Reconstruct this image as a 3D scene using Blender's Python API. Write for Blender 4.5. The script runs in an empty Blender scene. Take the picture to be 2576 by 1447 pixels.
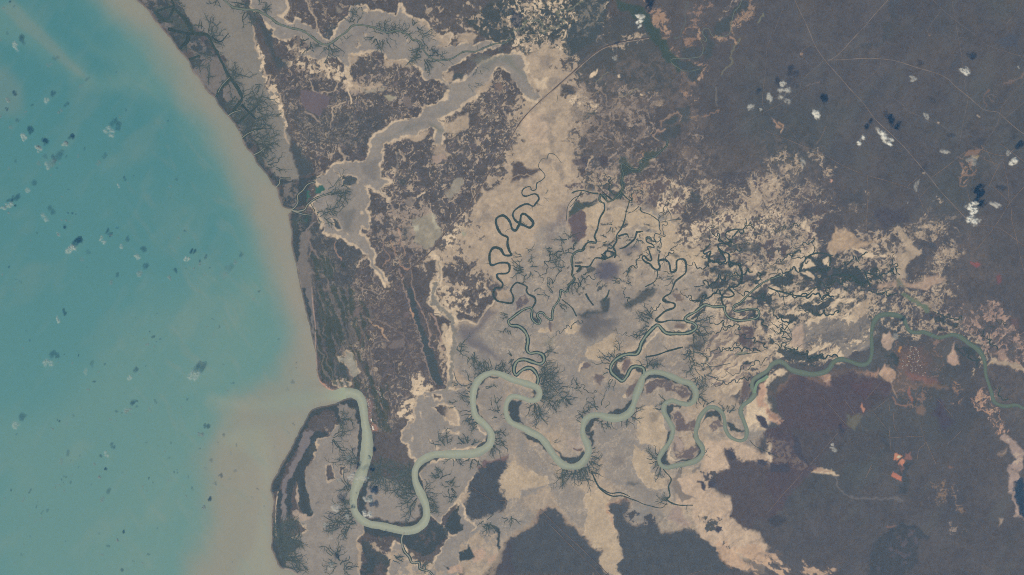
import bpy, math, random
import numpy as np
random.seed(7)
RNG = np.random.RandomState(11)
PI = math.pi
S = bpy.context.scene
COL = S.collection

# ------------------------------------------------------------------ units
# one unit is about 62 m of ground; map coordinates run 0..1024 east, 0..575 south
def W(px, py): return (px - 512.0, 287.5 - py)

def toks(s):
    """'t12 100 200 ...' survey-sheet notation -> flat numbers with the sheet offsets"""
    c = r = 0; out = []
    for t in s.split():
        if t[0] == 't': c, r = int(t[1]), int(t[2])
        else: out.append((float(t), c, r))
    return out
def P(s):
    v = toks(s)
    return [(256*v[i][1] + v[i][0]*.09938, 143.75*v[i+1][2] + v[i+1][0]*.09938) for i in range(0, len(v)-1, 2)]
def PW(s):
    v = toks(s)
    return [(256*v[i][1] + v[i][0]*.09938, 143.75*v[i+1][2] + v[i+1][0]*.09938, v[i+2][0]*.09938) for i in range(0, len(v)-2, 3)]

# ------------------------------------------------------------------ colour
SUN_E = 4.0
GAIN = (1.02, 0.91, 0.70)
VEIL = (0.008, 0.030, 0.080)
def lin(c): c /= 255.0; return c/12.92 if c <= .04045 else ((c+.055)/1.055)**2.4
def A(r, g, b):
    return np.array([max(.006, (lin(v) - VEIL[i])/GAIN[i]) for i, v in enumerate((r, g, b))], dtype=np.float32)

C_SCRUB = A(88, 90, 104); C_BRUSH = A(112, 106, 110); C_WOOD = A(89, 89, 98); C_GREEN = A(75, 86, 98); C_MANG = A(69, 81, 94)
C_MUD = A(141, 136, 134); C_TAN = A(170, 155, 141); C_CREAM = A(202, 184, 162); C_MOIST = A(98, 98, 112)
C_PLAIN = A(88, 90, 102); C_RED = A(126, 106, 106); C_ORANGE = A(158, 134, 122); C_POND = A(150, 158, 150)
C_LUSH = A(66, 104, 104); C_BURNT = A(74, 82, 97); C_PALE = A(150, 138, 132); C_ASH = A(112, 112, 118)

# ------------------------------------------------------------------ grid
def axis(lo, hi, step, far, nfar):
    mid = np.arange(lo, hi + 1e-6, step)
    k = (np.arange(1, nfar+1)/nfar)**2.6
    return np.concatenate([(lo - far*k)[::-1], mid, mid[-1] + far*k]).astype(np.float64)
xs = axis(-44, 1068, .62, 5600, 30)
ys = axis(-44, 620, .62, 5600, 30)
X, Y = np.meshgrid(xs, ys)
X = X.astype(np.float32); Y = Y.astype(np.float32)
H_, W_ = X.shape

LAT = RNG.rand(40, 256, 256).astype(np.float32)
def vnoise(x, y, k):
    xi = np.floor(x).astype(np.int32); yi = np.floor(y).astype(np.int32)
    fx = x - xi; fy = y - yi
    fx = fx*fx*(3-2*fx); fy = fy*fy*(3-2*fy)
    L = LAT[k % 40]
    x0 = xi & 255; x1 = (xi+1) & 255; y0 = yi & 255; y1 = (yi+1) & 255
    a = L[y0, x0]; b = L[y0, x1]; c = L[y1, x0]; d = L[y1, x1]
    return (a + (b-a)*fx) + ((c + (d-c)*fx) - (a + (b-a)*fx))*fy
def fbm(x, y, scale, octv, k, gain=.5):
    """zero-centred, about -1..1"""
    s = np.zeros_like(x, dtype=np.float32); amp = 1.0; tot = 0.0
    for o in range(octv):
        ca, sa = math.cos(o*1.1+k), math.sin(o*1.1+k)
        f = 2.03**o/scale
        s += amp*(vnoise((x*ca - y*sa)*f + 17.3*k, (x*sa + y*ca)*f + 9.1*o, k+o) - .5)
        tot += amp; amp *= gain
    return (s*(3.2/tot)).astype(np.float32)
def sstep(a, b, v):
    t = np.clip((v-a)/(b-a), 0, 1); return t*t*(3-2*t)

NF = fbm(X, Y, 2.6, 3, 1)            # fine
NM = fbm(X, Y, 8, 4, 5)              # medium
NL = fbm(X, Y, 34, 4, 9)             # large
NX = fbm(X, Y, 110, 3, 13)
W1X = X + 1.5*fbm(X, Y, 8, 3, 17) + .9*fbm(X, Y, 2.8, 2, 18); W1Y = Y + 1.5*fbm(X, Y, 8, 3, 21) + .9*fbm(X, Y, 2.8, 2, 22)
W2X = W1X + 4.0*fbm(X, Y, 22, 3, 25); W2Y = W1Y + 4.0*fbm(X, Y, 22, 3, 29)
WARP = {0: (X, Y), 1: (W1X, W1Y), 2: (W2X, W2Y)}
R1 = fbm(W2X, W2Y, 13, 4, 33, .6); R2 = fbm(W2X, W2Y, 6, 3, 3, .6)
R3 = fbm(W2X, W2Y, 20, 5, 7, .62); RW = 1 - np.clip(np.abs(fbm(W2X+3*NM, W2Y-3*NM, 9, 5, 19, .62))/.30, 0, 1)
SPF = .85*fbm(W1X, W1Y, 2.7, 3, 38, .7) + .42*R1; RID = 1 - np.clip(np.abs(fbm(W1X, W1Y, 6.5, 4, 39, .6))/.22, 0, 1)
WORM = 1 - np.clip(np.abs(R1)/.10, 0, 1)                 # thin contour-like lines
WORM2 = 1 - np.clip(np.abs(R2)/.13, 0, 1)
SPK = .74*fbm(W1X, W1Y, 4.2, 4, 37, .68) + .36*R1         # mottling
FEA = .62*SPF + .95*(RW-.34)
def stretch(ang, sx, sy, k):
    c, s = math.cos(math.radians(ang)), math.sin(math.radians(ang))
    u = (W1X*c + W1Y*s)/sx; v = (-W1X*s + W1Y*c)/sy
    return fbm(u, v, 1.0, 4, k)

col = np.empty((H_, W_, 3), np.float32)

def box(pts, m):
    px = [p[0] for p in pts]; py = [p[1] for p in pts]
    i0, i1 = np.searchsorted(xs, [min(px)-m, max(px)+m]); j0, j1 = np.searchsorted(ys, [min(py)-m, max(py)+m])
    return slice(max(0, j0-1), min(H_, j1+1)), slice(max(0, i0-1), min(W_, i1+1))
def dist_lines(segs, sl, R, wx, wy):
    """distance to segments ((x0,y0,w0),(x1,y1,w1)) minus half width, inside window sl"""
    gx = wx[sl]; gy = wy[sl]
    d = np.full(gx.shape, R, np.float32)
    x_ = xs[sl[1]]; y_ = ys[sl[0]]
    for (x0, y0, w0), (x1, y1, w1) in segs:
        m = R + max(w0, w1)/2 + 7
        a, b = np.searchsorted(x_, [min(x0, x1)-m, max(x0, x1)+m]); e, f = np.searchsorted(y_, [min(y0, y1)-m, max(y0, y1)+m])
        if a >= b or e >= f: continue
        px = gx[e:f, a:b]; py = gy[e:f, a:b]
        dx, dy = x1-x0, y1-y0; L = dx*dx+dy*dy+1e-9
        t = np.clip(((px-x0)*dx + (py-y0)*dy)/L, 0, 1)
        q = np.sqrt((px-x0-t*dx)**2 + (py-y0-t*dy)**2) - (w0 + (w1-w0)*t)/2
        v = d[e:f, a:b]; np.minimum(v, q, out=v)
    return d
def sd_poly(pts, sl, R, warp):
    """signed distance, negative inside"""
    wx, wy = WARP[warp]
    n = len(pts)
    segs = [((*pts[i], 0), (*pts[(i+1) % n], 0)) for i in range(n)]
    d = dist_lines(segs, sl, R, wx, wy)
    gx = wx[sl]; gy = wy[sl]; ins = np.zeros(gx.shape, bool)
    for i in range(n):
        x0, y0 = pts[i]; x1, y1 = pts[(i+1) % n]
        if y0 == y1: continue
        c = ((gy < y0) != (gy < y1)) & (gx < (x1-x0)*(gy-y0)/(y1-y0) + x0)
        ins ^= c
    return np.where(ins, -d, d)
def put(sl, a, c, var=.10):
    a = np.clip(a, 0, 1)[..., None]
    m = (1 + var*(.6*NF[sl] + .5*NM[sl]))[..., None]
    col[sl] = col[sl]*(1-a) + (c*m)*a
def smooth(pts, step=1.6):
    """Catmull-Rom through points of any dimension"""
    q = np.array(pts, float); n = len(q)
    if n < 3: return [tuple(v) for v in q]
    e = np.vstack([2*q[0]-q[1], q, 2*q[-1]-q[-2]]); out = []
    for i in range(n-1):
        p0, p1, p2, p3 = e[i:i+4]
        k = max(1, int(math.hypot(p2[0]-p1[0], p2[1]-p1[1])/step))
        for j in range(k):
            t = j/k
            out.append(.5*((2*p1) + (-p0+p2)*t + (2*p0-5*p1+4*p2-p3)*t*t + (-p0+3*p1-3*p2+p3)*t**3))
    out.append(q[-1]); return [tuple(v) for v in out]

# groups of polygons painted as one cover with an optional pale rim
def area(polys, c, soft=.8, warp=1, op=1.0, rim=0, rimc=None, holes=(), var=.10, holec=None):
    polys = [P(s) if isinstance(s, str) else s for s in polys]
    holes = [P(s) if isinstance(s, str) else s for s in holes]
    R = max(6, rim*2.2+3, soft*2+2)
    allp = [p for q in polys for p in q]
    sl = box(allp, R+8)
    d = np.full(X[sl].shape, R, np.float32)
    for q in polys: np.minimum(d, sd_poly(q, sl, R, warp), out=d)
    for q in holes: np.maximum(d, -sd_poly(q, sl, R, warp), out=d)
    if rim:
        w = rim*(1 + .75*NL[sl] + .55*NM[sl] + .45*NF[sl])
        put(sl, (1 - sstep(w-.7, w+.7, np.abs(d)))*op*.92*sstep(-1.4, -.1, d+.6), rimc if rimc is not None else C_CREAM, .07)
        put(sl, (1 - sstep(w*.6, w*1.8, np.abs(d)))*.35*sstep(-1.4, -.1, d), C_TAN, .1)
    put(sl, (1 - sstep(-soft, soft, d))*op, c, var)
    return sl, d
def speckle(polys, cov, c, soft=8, field=None, k=.13, op=.95, warp=2, var=.1, halo=.12):
    """mottled cover: share cov of the ground inside the outline"""
    polys = [P(s) if isinstance(s, str) else s for s in polys]
    sl = box([p for q in polys for p in q], soft+8)
    d = np.full(X[sl].shape, soft+4, np.float32)
    for q in polys: np.minimum(d, sd_poly(q, sl, soft+4, warp), out=d)
    m = 1 - sstep(-soft, soft, d)
    f = (SPK if field is None else field)[sl]
    thr = 1.0 - 2.0*cov*m
    put(sl, sstep(thr-.75, thr+.1, f*1.35)*op*halo*np.clip(m*2.5, 0, 1), c, var)
    put(sl, sstep(thr-k, thr+k, f*1.35)*op*np.clip(m*3, 0, 1), c, var)
def worms(polys, c, soft=8, field=None, amt=1.0, gate=-.1, op=.9):
    polys = [P(s) if isinstance(s, str) else s for s in polys]
    sl = box([p for q in polys for p in q], soft+8)
    d = np.full(X[sl].shape, soft+4, np.float32)
    for q in polys: np.minimum(d, sd_poly(q, sl, soft+4, 2), out=d)
    m = 1 - sstep(-soft, soft, d)
    g = sstep(gate, gate+.5, NL[sl] + .5*NM[sl])
    put(sl, sstep(.25, .9, (WORM if field is None else field)[sl])*m*g*amt*op, c, .15)
def line(s, c, w, warp=1, op=1.0, soft=.5, var=.12, wob=.5):
    pts = smooth(P(s)) if isinstance(s, str) else s
    segs = [((*pts[i][:2], w), (*pts[i+1][:2], w)) for i in range(len(pts)-1)]
    sl = box(pts, w+8)
    d = dist_lines(segs, sl, w/2+3+soft, *WARP[warp])
    put(sl, (1 - sstep(-soft, soft, d + wob*w*.35*(NM[sl]+.6*NF[sl])))*op, c, var)
    return sl, d

# ================================================================== LAND COVER
# --- base: dry scrub and savanna
t = sstep(560, 800, X)[..., None]
base = C_WOOD*(1-t) + C_PLAIN*t
g = (sstep(-.25, .9, NX + .35*NL)*(.18 + .37*sstep(480, 700, X)))[..., None]
base = base*(1-g) + C_GREEN*g
col[:] = base*(1 + .10*NL + .10*NM + .10*NF)[..., None]
g = (sstep(.35, 1.1, fbm(W2X, W2Y, 24, 4, 2))*.22)[..., None]
col[:] = col*(1-g) + C_ASH*g
g = (RID*(.05 + .20*(1-sstep(480, 640, X))))[..., None]
col[:] = col*(1-g) + A(124, 118, 127)*g
g = (sstep(.1, .9, fbm(W1X, W1Y, 3.4, 3, 26, .7))*.30)[..., None]
col[:] = col*(1-g) + A(74, 78, 94)*g
g = (sstep(.35, 1.0, fbm(W1X, W1Y, 2.6, 3, 24, .7))*.22*(1.1-sstep(480, 800, X)))[..., None]
col[:] = col*(1-g) + A(125, 116, 115)*g
# streaky grassland in the far north-east and south-east
g = (sstep(.2, 1.0, stretch(-52, 46, 13, 6))*sstep(700, 860, X)*.30)[..., None]
col[:] = col*(1-g) + A(96, 102, 110)*g
g = (sstep(.2, 1.0, stretch(120, 60, 18, 15))*sstep(700, 860, X)*.5)[..., None]
col[:] = col*(1-g) + A(77, 84, 100)*g

up = sstep(560, 740, X)
DR = fbm(W2X, W2Y, 28, 5, 11, .6)
g = (np.clip(1-np.abs(DR)/.035, 0, 1)*.28*up*sstep(-.2, .5, NX))[..., None]
col[:] = col*(1-g) + A(72, 82, 92)*g
g = (np.clip(1-np.abs(DR-.45)/.06, 0, 1)*.22*up)[..., None]
col[:] = col*(1-g) + A(118, 110, 110)*g
g = (sstep(.0, 1.0, fbm(W2X, W2Y, 42, 5, 14, .6))*.45*up)[..., None]
col[:] = col*(1-g) + A(98, 96, 102)*g
g = (sstep(.2, 1.1, fbm(W2X, W2Y, 26, 5, 20, .6))*.24*up)[..., None]
col[:] = col*(1-g) + A(72, 80, 92)*g
g = (sstep(.45, 1.0, fbm(W1X, W1Y, 3.2, 3, 27, .7))*.30*up)[..., None]
col[:] = col*(1-g) + A(68, 76, 88)*g
# worm-like beach ridges and specks over the western scrub
WEST = 't10 380 0 900 0 1000 420 1950 760 1900 1000 2400 700 2576 700 t11 2576 100 2300 400 1900 900 1390 1446 t12 1500 0 1800 980 1300 1446 1000 1000 560 0 t11 560 900 520 250 t10 270 1000 200 600'
worms([WEST], C_PALE, 10, amt=.8, gate=-.3)
worms([WEST], C_CREAM, 10, field=WORM2, amt=.7, gate=.2)
speckle([WEST], .15, C_TAN, 10, k=.18, op=.65, halo=0, field=FEA)
speckle([WEST], .22, A(112, 106, 114), 10, k=.3, op=.6, halo=0)
speckle(['t10 1600 800 2576 700 t20 0 1446 t11 2576 300 2300 500 1950 900 1300 800 1300 0 t10 1300 1200'], .23, C_TAN, 8, k=.18, op=.75, halo=0, field=FEA)
speckle(['t10 250 500 900 600 1700 700 1900 900 1600 1150 1200 1100 900 900 300 900'], .18, C_PALE, 7, k=.12, halo=0, field=SPF)
area(['t20 -200 0 1000 -40 980 230 820 380 700 500 560 600 430 500 150 560 0 480 t10 2300 400 2100 200'], A(66, 80, 92), 3, 2, .75)
area(['t20 650 300 1300 120 1600 620 1650 900 1200 980 700 900 560 640'], A(76, 86, 97), 8, 2, .55)
worms(['t20 -100 0 960 -40 960 230 600 300 560 560 300 560 0 480'], C_CREAM, 5, field=RID, amt=.6, gate=-.3)
speckle(['t20 -100 0 560 -40 560 260 450 560 300 560 0 520'], .30, C_CREAM, 5, k=.12, field=SPF)
speckle(['t10 1650 0 2576 0 t20 1000 0 1000 350 500 500 0 500 t10 2200 450 1750 300'], .22, C_TAN, 6, k=.12)
speckle(['t10 250 430 650 520 880 680 950 900 850 820 300 650 380 560'], .55, C_CREAM, 4, k=.2)
speckle(['t10 820 850 960 820 1200 860 1300 900 1250 960 930 940'], .5, C_TAN, 3)
speckle(['t11 1150 700 1700 620 2000 820 1700 1100 1300 1000 1150 900'], .42, C_PALE, 6)
speckle(['t11 1750 1050 2200 1000 2500 1446 t12 2350 0 2200 300 1900 300 1750 0 t11 1650 1250'], .44, C_TAN, 6, k=.1)
speckle(['t11 2050 700 2250 640 2300 1000 2100 1100 1900 1000'], .42, C_CREAM, 4)
speckle(['t11 560 1150 950 1150 950 1446 t12 1300 300 1150 1000 900 600 600 100'], .18, C_PALE, 8, k=.1)
# green flushes
for s, o in (('t10 20 160 100 230 190 300 180 410 200 540 330 640 250 700 150 560 90 420 50 300 10 200', .95),
             ('t11 380 0 500 80 520 200 560 270 430 320 400 340 390 200', .9),
             ('t11 540 840 660 760 680 900 850 950 960 1000 1080 1110 1000 1250 950 1446 560 1446 550 1200 520 960', .55),
             ('t12 570 0 900 0 960 200 960 330 1040 560 850 640 800 600 620 600 590 400', .6),
             ('t12 860 770 950 800 960 870 940 930 780 930 760 740', .8),
             ('t10 1250 1130 1300 1446 t11 500 0 500 100 t10 330 1100', .35),
             ('t10 680 250 790 230 760 380 710 390', .7), ('t10 1980 760 2060 740 2050 780 1970 820', .9),
             ('t11 1480 830 1540 830 1550 920 1500 980 1440 900', .6), ('t11 1440 340 1530 340 1550 380 1480 390', .9)):
    area([s], C_GREEN, 2.5, 2, o)

# ------------ salt and tan plains
T1 = 't20 110 560 300 470 380 520 350 650 470 740 620 680 560 820 450 940 480 1000 600 1090 560 1180 640 1250 560 1350 540 1446 t21 500 0 640 20 620 140 620 330 560 450 560 620 540 860 560 1000 600 1446 t11 2500 1446 2330 1300 2250 1180 2120 1110 2200 1000 2290 960 2330 870 2200 790 2170 680 2300 440 2576 430 t21 0 30 t20 170 1446 100 1230 250 1080 300 1000 170 880 100 700'
speckle(['t20 0 480 400 380 700 620 700 800 900 1100 750 1300 700 1446 t21 700 600 600 900 t11 2300 1446 2000 1000 2200 500 t20 0 1400 0 900'], .62, C_TAN, 7)
area([T1], C_TAN, 2.2, 2)
area(['t20 100 1220 200 1130 330 1150 370 1250 380 1350 350 1446 190 1446'], A(180, 162, 147), 1.5, 1)
area(['t21 2420 450 2500 400 2576 380 2500 560 2420 680 2330 800 2250 850 2150 800 2280 700 2370 600'], C_TAN, 1.5, 2, .9)
area(['t20 200 800 330 790 430 800 400 850 300 900 220 870'], C_CREAM, 1.5, 1, .7)
for s in ('t20 300 480 420 600 330 700 470 760 380 860 250 860 220 720', 't20 300 1050 500 1100 420 1300 520 1446 380 1446 330 1200', 't21 250 120 480 100 600 330 430 300 300 260', 't11 2200 620 2400 640 2350 800 2230 780', 't21 60 250 330 400 200 480 50 460', 't20 560 1040 760 1150 700 1350 600 1300'):
    speckle([s], .5, A(146, 136, 130), 6, k=.6, op=.75, field=-NM, halo=.2); worms([s], A(120, 114, 116), 6, field=WORM2, amt=.5, gate=-.6)
# channels of the north meeting the road
PLAIN = ('t21 540 500 760 480 900 560 1180 560 1290 600 1420 680 1600 740 1680 800 1600 900 1700 1020 1900 1060 1960 1200 1900 1300 1960 1400 '
         't22 2050 100 2130 330 2190 450 2250 600 2450 640 2550 600 2350 850 2300 1000 2200 1100 2300 1200 '
         't23 2576 20 2300 300 2160 200 2130 350 1900 450 1990 600 2200 700 2200 850 2320 960 2430 1020 2576 1130 2576 1200 2400 1250 2200 1350 2060 1200 1950 1100 1800 980 1520 980 1490 890 1300 920 1120 900 1140 800 1160 700 1000 800 1010 930 1060 1100 1080 1290 1130 1400 1100 1500 '
         '1000 1500 900 1330 880 1230 790 1170 740 1060 640 940 540 880 400 790 290 800 180 930 0 1070 t13 2480 1200 2330 1446 2050 1446 2100 1000 2000 600 1900 200 t12 1960 1030 1960 470 2000 380 2100 335 2210 350 2280 290 2380 170 t21 0 1446')
speckle(['t21 540 400 760 330 1000 250 1350 350 1500 300 1780 420 1760 600 1700 760 1900 740 2000 700 2330 590 2400 400 2576 380 t31 330 700 500 1080 t22 2576 900 2300 1000 1000 900 t21 600 900'], .56, C_TAN, 7)
speckle(['t21 1500 350 1780 420 1760 600 1700 640 1450 720 1420 600 1520 470'], .72, C_CREAM, 4)
speckle(['t21 1900 740 2330 560 2576 500 t31 0 500 250 900 t21 2400 1000 1700 1000 1700 800'], .55, C_CREAM, 5)
speckle(['t21 2380 400 2500 380 2576 340 t31 0 330 150 500 t21 2500 700 2400 700 2330 590'], .8, C_TAN, 5)
area([PLAIN], C_TAN, 3.5, 2)
g = (sstep(-.45, .5, fbm(W2X, W2Y, 46, 4, 30)))
sl, d = box(P(PLAIN), 10), None
dd = sd_poly(P(PLAIN), sl, 10, 2)
put(sl, (1-sstep(-5, 2, dd))*g[sl]*(.35+.5*sstep(250, 320, Y[sl])), C_MUD, .06)
put(sl, (1-sstep(-5, 2, dd))*sstep(.1, .9, fbm(W2X, W2Y, 30, 4, 36))[sl]*.6, A(129, 130, 133), .06)
# greyer mud of the middle and south of the plain
for s, o, c in (('t21 250 850 520 760 600 900 700 1000 560 1446 t22 1000 0 1050 300 900 500 700 700 900 1250 300 1300 300 1000 200 500 t12 2576 600 2300 560 2400 300 t21 0 1300', .75, C_MUD),
          ('t22 1350 700 1700 610 1770 700 1790 930 1500 820 1400 800', .9, A(135, 130, 129)),
          ('t23 80 80 300 150 450 320 470 480 750 600 740 700 770 760 780 1010 600 880 450 760 420 690 370 570 380 460 260 450 230 390 60 330 0 200', .85, C_MUD),
          ('t23 800 0 1200 0 1250 250 1300 480 1550 560 1650 640 1690 740 1400 720 1200 600 900 500 850 300', .85, C_MUD),
          ('t22 300 1150 700 1200 1000 1330 1600 1400 1500 1446 800 1446 300 1446', .6, C_MUD),
          ('t22 500 700 900 650 1000 900 1250 1100 1200 1200 800 1250 700 1000', .6, C_MUD),
          ('t12 1990 400 2200 480 2576 600 2576 900 2300 850 2200 1000 2180 1300 2000 1000 1980 700', .85, C_MUD),
          ('t12 2250 930 2380 900 2576 960 2500 1100 2490 1300 2350 1446 2250 1250 2220 1100', .95, C_MUD),
          ('t22 0 960 160 990 250 1040 240 1100 180 1110 0 1060', .9, C_MUD),
          ('t22 40 830 150 740 260 760 310 720 300 690 220 670 140 640 0 640 0 800', .8, C_MUD),
          ('t21 900 1150 1000 1200 900 1446 600 1446 650 1250', .5, C_MUD),
          ('t22 1080 1240 1290 1150 1330 1000 1100 1000 1000 900 800 1100 900 1230', .6, C_MUD)):
    area([s], c, 3.5, 2, o, var=.06)
# pale tongues
for s in ('t22 760 600 850 540 1000 450 1020 500 1060 560 1000 700 900 720 730 700',
          't22 1260 1250 1400 1230 1530 1300 1570 1400 1600 1446 1250 1446',
          't23 1240 20 1550 0 1540 130 1480 200 1400 140 1280 150',
          't23 1230 180 1340 250 1460 300 1400 420 1560 480 1560 590 1450 580 1380 520 1290 440 1240 300',
          't23 740 620 1000 640 1000 800 1010 930 1060 1100 1080 1290 1130 1400 1050 1446 900 1330 880 1230 790 1170 740 1060 740 850 770 760',
          't23 0 330 130 390 230 390 260 450 370 460 330 560 100 580 60 680 0 690 t13 2576 680 2520 680 2430 600 2420 470 2490 320 2576 300',
          't21 1000 700 1280 640 1480 780 1480 860 1250 850 1100 900 1000 850',
          't21 1250 900 1440 900 1600 760 1700 1000 1900 1060 1960 1200 1700 1200 1500 1100 1300 1100 1260 1000',
          't21 680 660 800 590 920 600 910 700 860 780 780 860 740 760', 't22 270 390 370 370 400 430 300 430 250 410',
          't22 520 400 620 340 690 400 640 430 560 460'):
    area([s], A(178, 162, 144), 1.1, 2, .9, var=.05, rim=.55)
# white-ish salt of the east bank
up = sstep(600, 760, X)
# fine drainage pattern of the bare plain
def etch(poly, amt, soft=5):
    sl = box(P(poly), soft+4); d = sd_poly(P(poly), sl, soft+3, 2); m = 1-sstep(-soft, soft, d)
    put(sl, m*np.clip(1-np.abs(R3[sl]-.25)/.05, 0, 1)*.38*amt, C_CREAM, .05)
    put(sl, m*np.clip(1-np.abs(R3[sl]+.3)/.05, 0, 1)*.10*amt, A(112, 110, 116), .05)
    put(sl, m*np.clip(1-np.abs(R1[sl]-.1)/.07, 0, 1)*.28*amt, C_CREAM, .05)
    put(sl, m*sstep(.45, .9, SPK[sl])*.16*amt, C_CREAM, .05)
    put(sl, m*sstep(.35, 1.0, -SPK[sl]+.6*NL[sl])*.16*amt, A(120, 114, 118), .05)
etch(PLAIN, 1.0); etch(T1, .4)
E1 = 't22 1880 640 1960 500 2200 400 2260 600 2576 600 2576 780 2350 850 2300 1050 2200 1100 1990 1000 1900 800'
speckle([E1], .9, C_TAN, 4); 
speckle([E1], .5, C_CREAM, 4, field=stretch(-40, 13, 3, 8), op=.6)
speckle([E1], .26, A(112, 106, 114), 4, field=stretch(-38, 11, 2.6, 12), op=.8)
area(['t23 1650 500 1900 420 1960 120 2200 100 2250 60 2576 250 2576 350 2400 330 2150 250 2170 400 1970 480 2000 620 2200 720 2200 850 2320 960 2420 1020 2576 1120 2576 1200 2350 1240 2200 1350 2100 1300 2060 1180 1950 1100 1860 1030 1830 800 1650 780 1600 750 1640 640'], A(188, 168, 151), 2.2, 2, .95)
area(['t22 2380 1200 2500 1100 2576 1040 2576 1446 2370 1446 2360 1320'], C_CREAM, 2, 2, .9)
area(['t22 2576 900 2500 1000 2460 1100 2470 1200 2560 1200 t32 0 1330 130 1390 150 1340 60 1260 0 1210 t22 2540 1150'], A(184, 154, 139), 1.6, 1)
area(['t32 0 1220 60 1260 140 1340 130 1370 60 1330 0 1290'], C_RED, 1.4, 1, .7)
area(['t33 0 20 100 60 230 110 250 200 330 280 420 350 540 360 640 390 700 450 560 420 350 400 200 340 0 300'], C_CREAM, 1.6, 1)
area(['t33 200 330 350 370 420 340 540 360 650 400 600 410 400 400'], C_ORANGE, 1.4, 1, .8)
area(['t23 2000 1130 2400 1240 2576 1280 2576 1446 2350 1446 2150 1330'], C_TAN, 2, 2, .3)
speckle(['t23 2000 1100 2576 1150 t33 0 1150 240 1320 700 1390 650 1446 t23 2400 1446 2060 1300'], .62, A(184, 159, 141), 4, field=stretch(35, 16, 5, 4))

# --- east and north-east floodplain, mottled cream over scrub
NE = [('t20 1330 0 1450 80 1600 200 1560 330 1560 430 1640 480 1660 560 1560 500 1470 300 1400 120', .8, C_ORANGE),
      ('t20 1780 0 1950 0 1900 130 1830 330 1800 430 1650 560 1750 450 1760 300 1750 150', .55, A(140, 120, 115)),
      ('t20 2220 0 2320 0 2250 110 2100 160 2150 60', .6, C_PALE),
      ('t20 2480 20 2400 150 2300 210 2230 350 2190 370 2230 220 2350 110 2420 0', .75, A(150, 130, 120)),
      ('t20 1850 330 1900 240 1950 230 1930 270 1870 360', .9, C_ORANGE),
      ('t20 2010 370 2130 380 2130 405 2020 405', .95, C_ORANGE),
      ('t20 1810 590 1880 600 1960 650 1990 710 1920 780 1940 690 1880 690', .85, C_ORANGE),
      ('t20 1750 730 1800 730 1790 830 1870 830 1780 860 1760 800', .8, C_ORANGE),
      ('t20 1700 850 1800 860 1790 980 1740 980 1700 900', .5, C_ORANGE),
      ('t20 1800 1010 1900 990 1850 1080 1840 1220 1810 1220', .85, C_ORANGE),
      ('t20 600 170 960 0 980 180 900 240 680 280', .5, C_CREAM),
      ('t20 1430 1000 1560 1010 1530 1070 1450 1050', .8, C_TAN),
      ('t20 1750 1400 1840 1310 1930 1340 1900 1446 1750 1446', .62, C_PALE),
      ('t20 860 330 950 330 950 390 870 380', .7, C_PALE), ('t20 1130 370 1350 360 1350 400 1140 400', .8, C_TAN),
      ('t20 960 440 1160 430 1120 490 1000 480', .9, C_TAN),
      ('t20 450 830 1000 860 1500 950 1400 1446 650 1446 700 1250 900 1130 560 1050', .36, C_PALE),
      ('t20 560 960 760 970 740 1050 540 1040', .7, C_CREAM), ('t20 780 1050 860 1050 860 1130 780 1100', .9, C_CREAM),
      ('t21 560 40 1050 0 1300 0 1500 250 1340 360 800 300 600 300', .38, C_PALE),
      ('t21 1240 60 1340 10 1360 100 1290 180 1250 160', .75, C_ORANGE),
      ('t21 1700 60 2000 100 1850 320 1700 350 1600 250', .28, C_PALE),
      ('t21 1300 20 1440 80 1420 100 1340 90', .8, C_PALE),
      ('t21 1280 300 1330 330 1340 430 1280 560 1200 560 1270 420', .55, C_ORANGE),
      ('t21 1850 350 2100 380 2050 560 1850 560', .45, C_TAN),
      ('t31 0 200 120 80 230 40 330 170 320 290 120 420 280 430 250 500 60 450 0 520', .58, C_TAN),
      ('t31 380 90 460 60 700 220 500 220 370 180', .42, C_TAN),
      ('t31 0 420 500 380 480 470 200 560 0 700', .36, C_PALE),
      ('t31 0 560 300 600 330 800 250 1050 0 1050', .36, C_PALE),
      ('t31 330 800 640 640 720 680 520 720 480 850 430 900 520 1000 470 1080 330 900', .5, C_TAN),
      ('t31 0 1050 250 1080 330 1280 250 1446 0 1446', .62, C_TAN),
      ('t31 780 880 1130 880 1300 840 1380 830 1650 740 1820 800 1700 980 1500 960 1520 1110 1420 1180 1380 1330 1200 1330 700 1260 650 1100', .52, C_TAN),
      ('t31 1000 1060 1250 1150 1250 1446 1000 1446', .6, C_TAN),
      ('t31 1720 1060 2000 1030 1850 1200 1800 1320 1900 1446 1300 1446 1350 1380 1600 1330 1680 1200', .48, C_TAN),
      ('t31 540 240 600 250 600 350 570 350', .8, C_TAN), ('t31 820 600 1000 460 1010 540 900 660', .35, C_TAN),
      ('t31 1540 640 1620 560 1720 560 1650 750 1540 780', .4, C_TAN),
      ('t31 1900 180 2130 50 2200 60 2050 300 1980 400 1890 350', .35, A(135, 118, 114)),
      ('t32 0 0 1500 0 1900 300 2250 600 2100 850 2000 500 1400 450 1030 300 1000 560 700 720 0 720', .50, C_TAN),
      ('t32 1130 0 1900 40 1800 250 1700 280 1250 200', .52, C_TAN),
      ('t32 1700 200 2300 180 2576 500 2576 850 2200 700 2150 560', .40, A(162, 139, 133)),
      ('t32 1280 540 1750 520 1700 900 1650 1100 1350 1250 1300 900', .26, A(126, 110, 110)),
      ('t32 1850 990 1920 1000 1900 1200 1850 1180', .6, A(150, 125, 115)),
      ('t33 1600 480 1900 560 1990 800 1650 700', .26, A(130, 115, 110)),
      ('t32 2040 1150 2250 1000 2330 1280 2400 1446 2300 1446', .55, A(174, 144, 131)),
      ('t33 1870 950 2000 1040 1990 1060 1880 1040', .4, C_PALE)]
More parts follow.
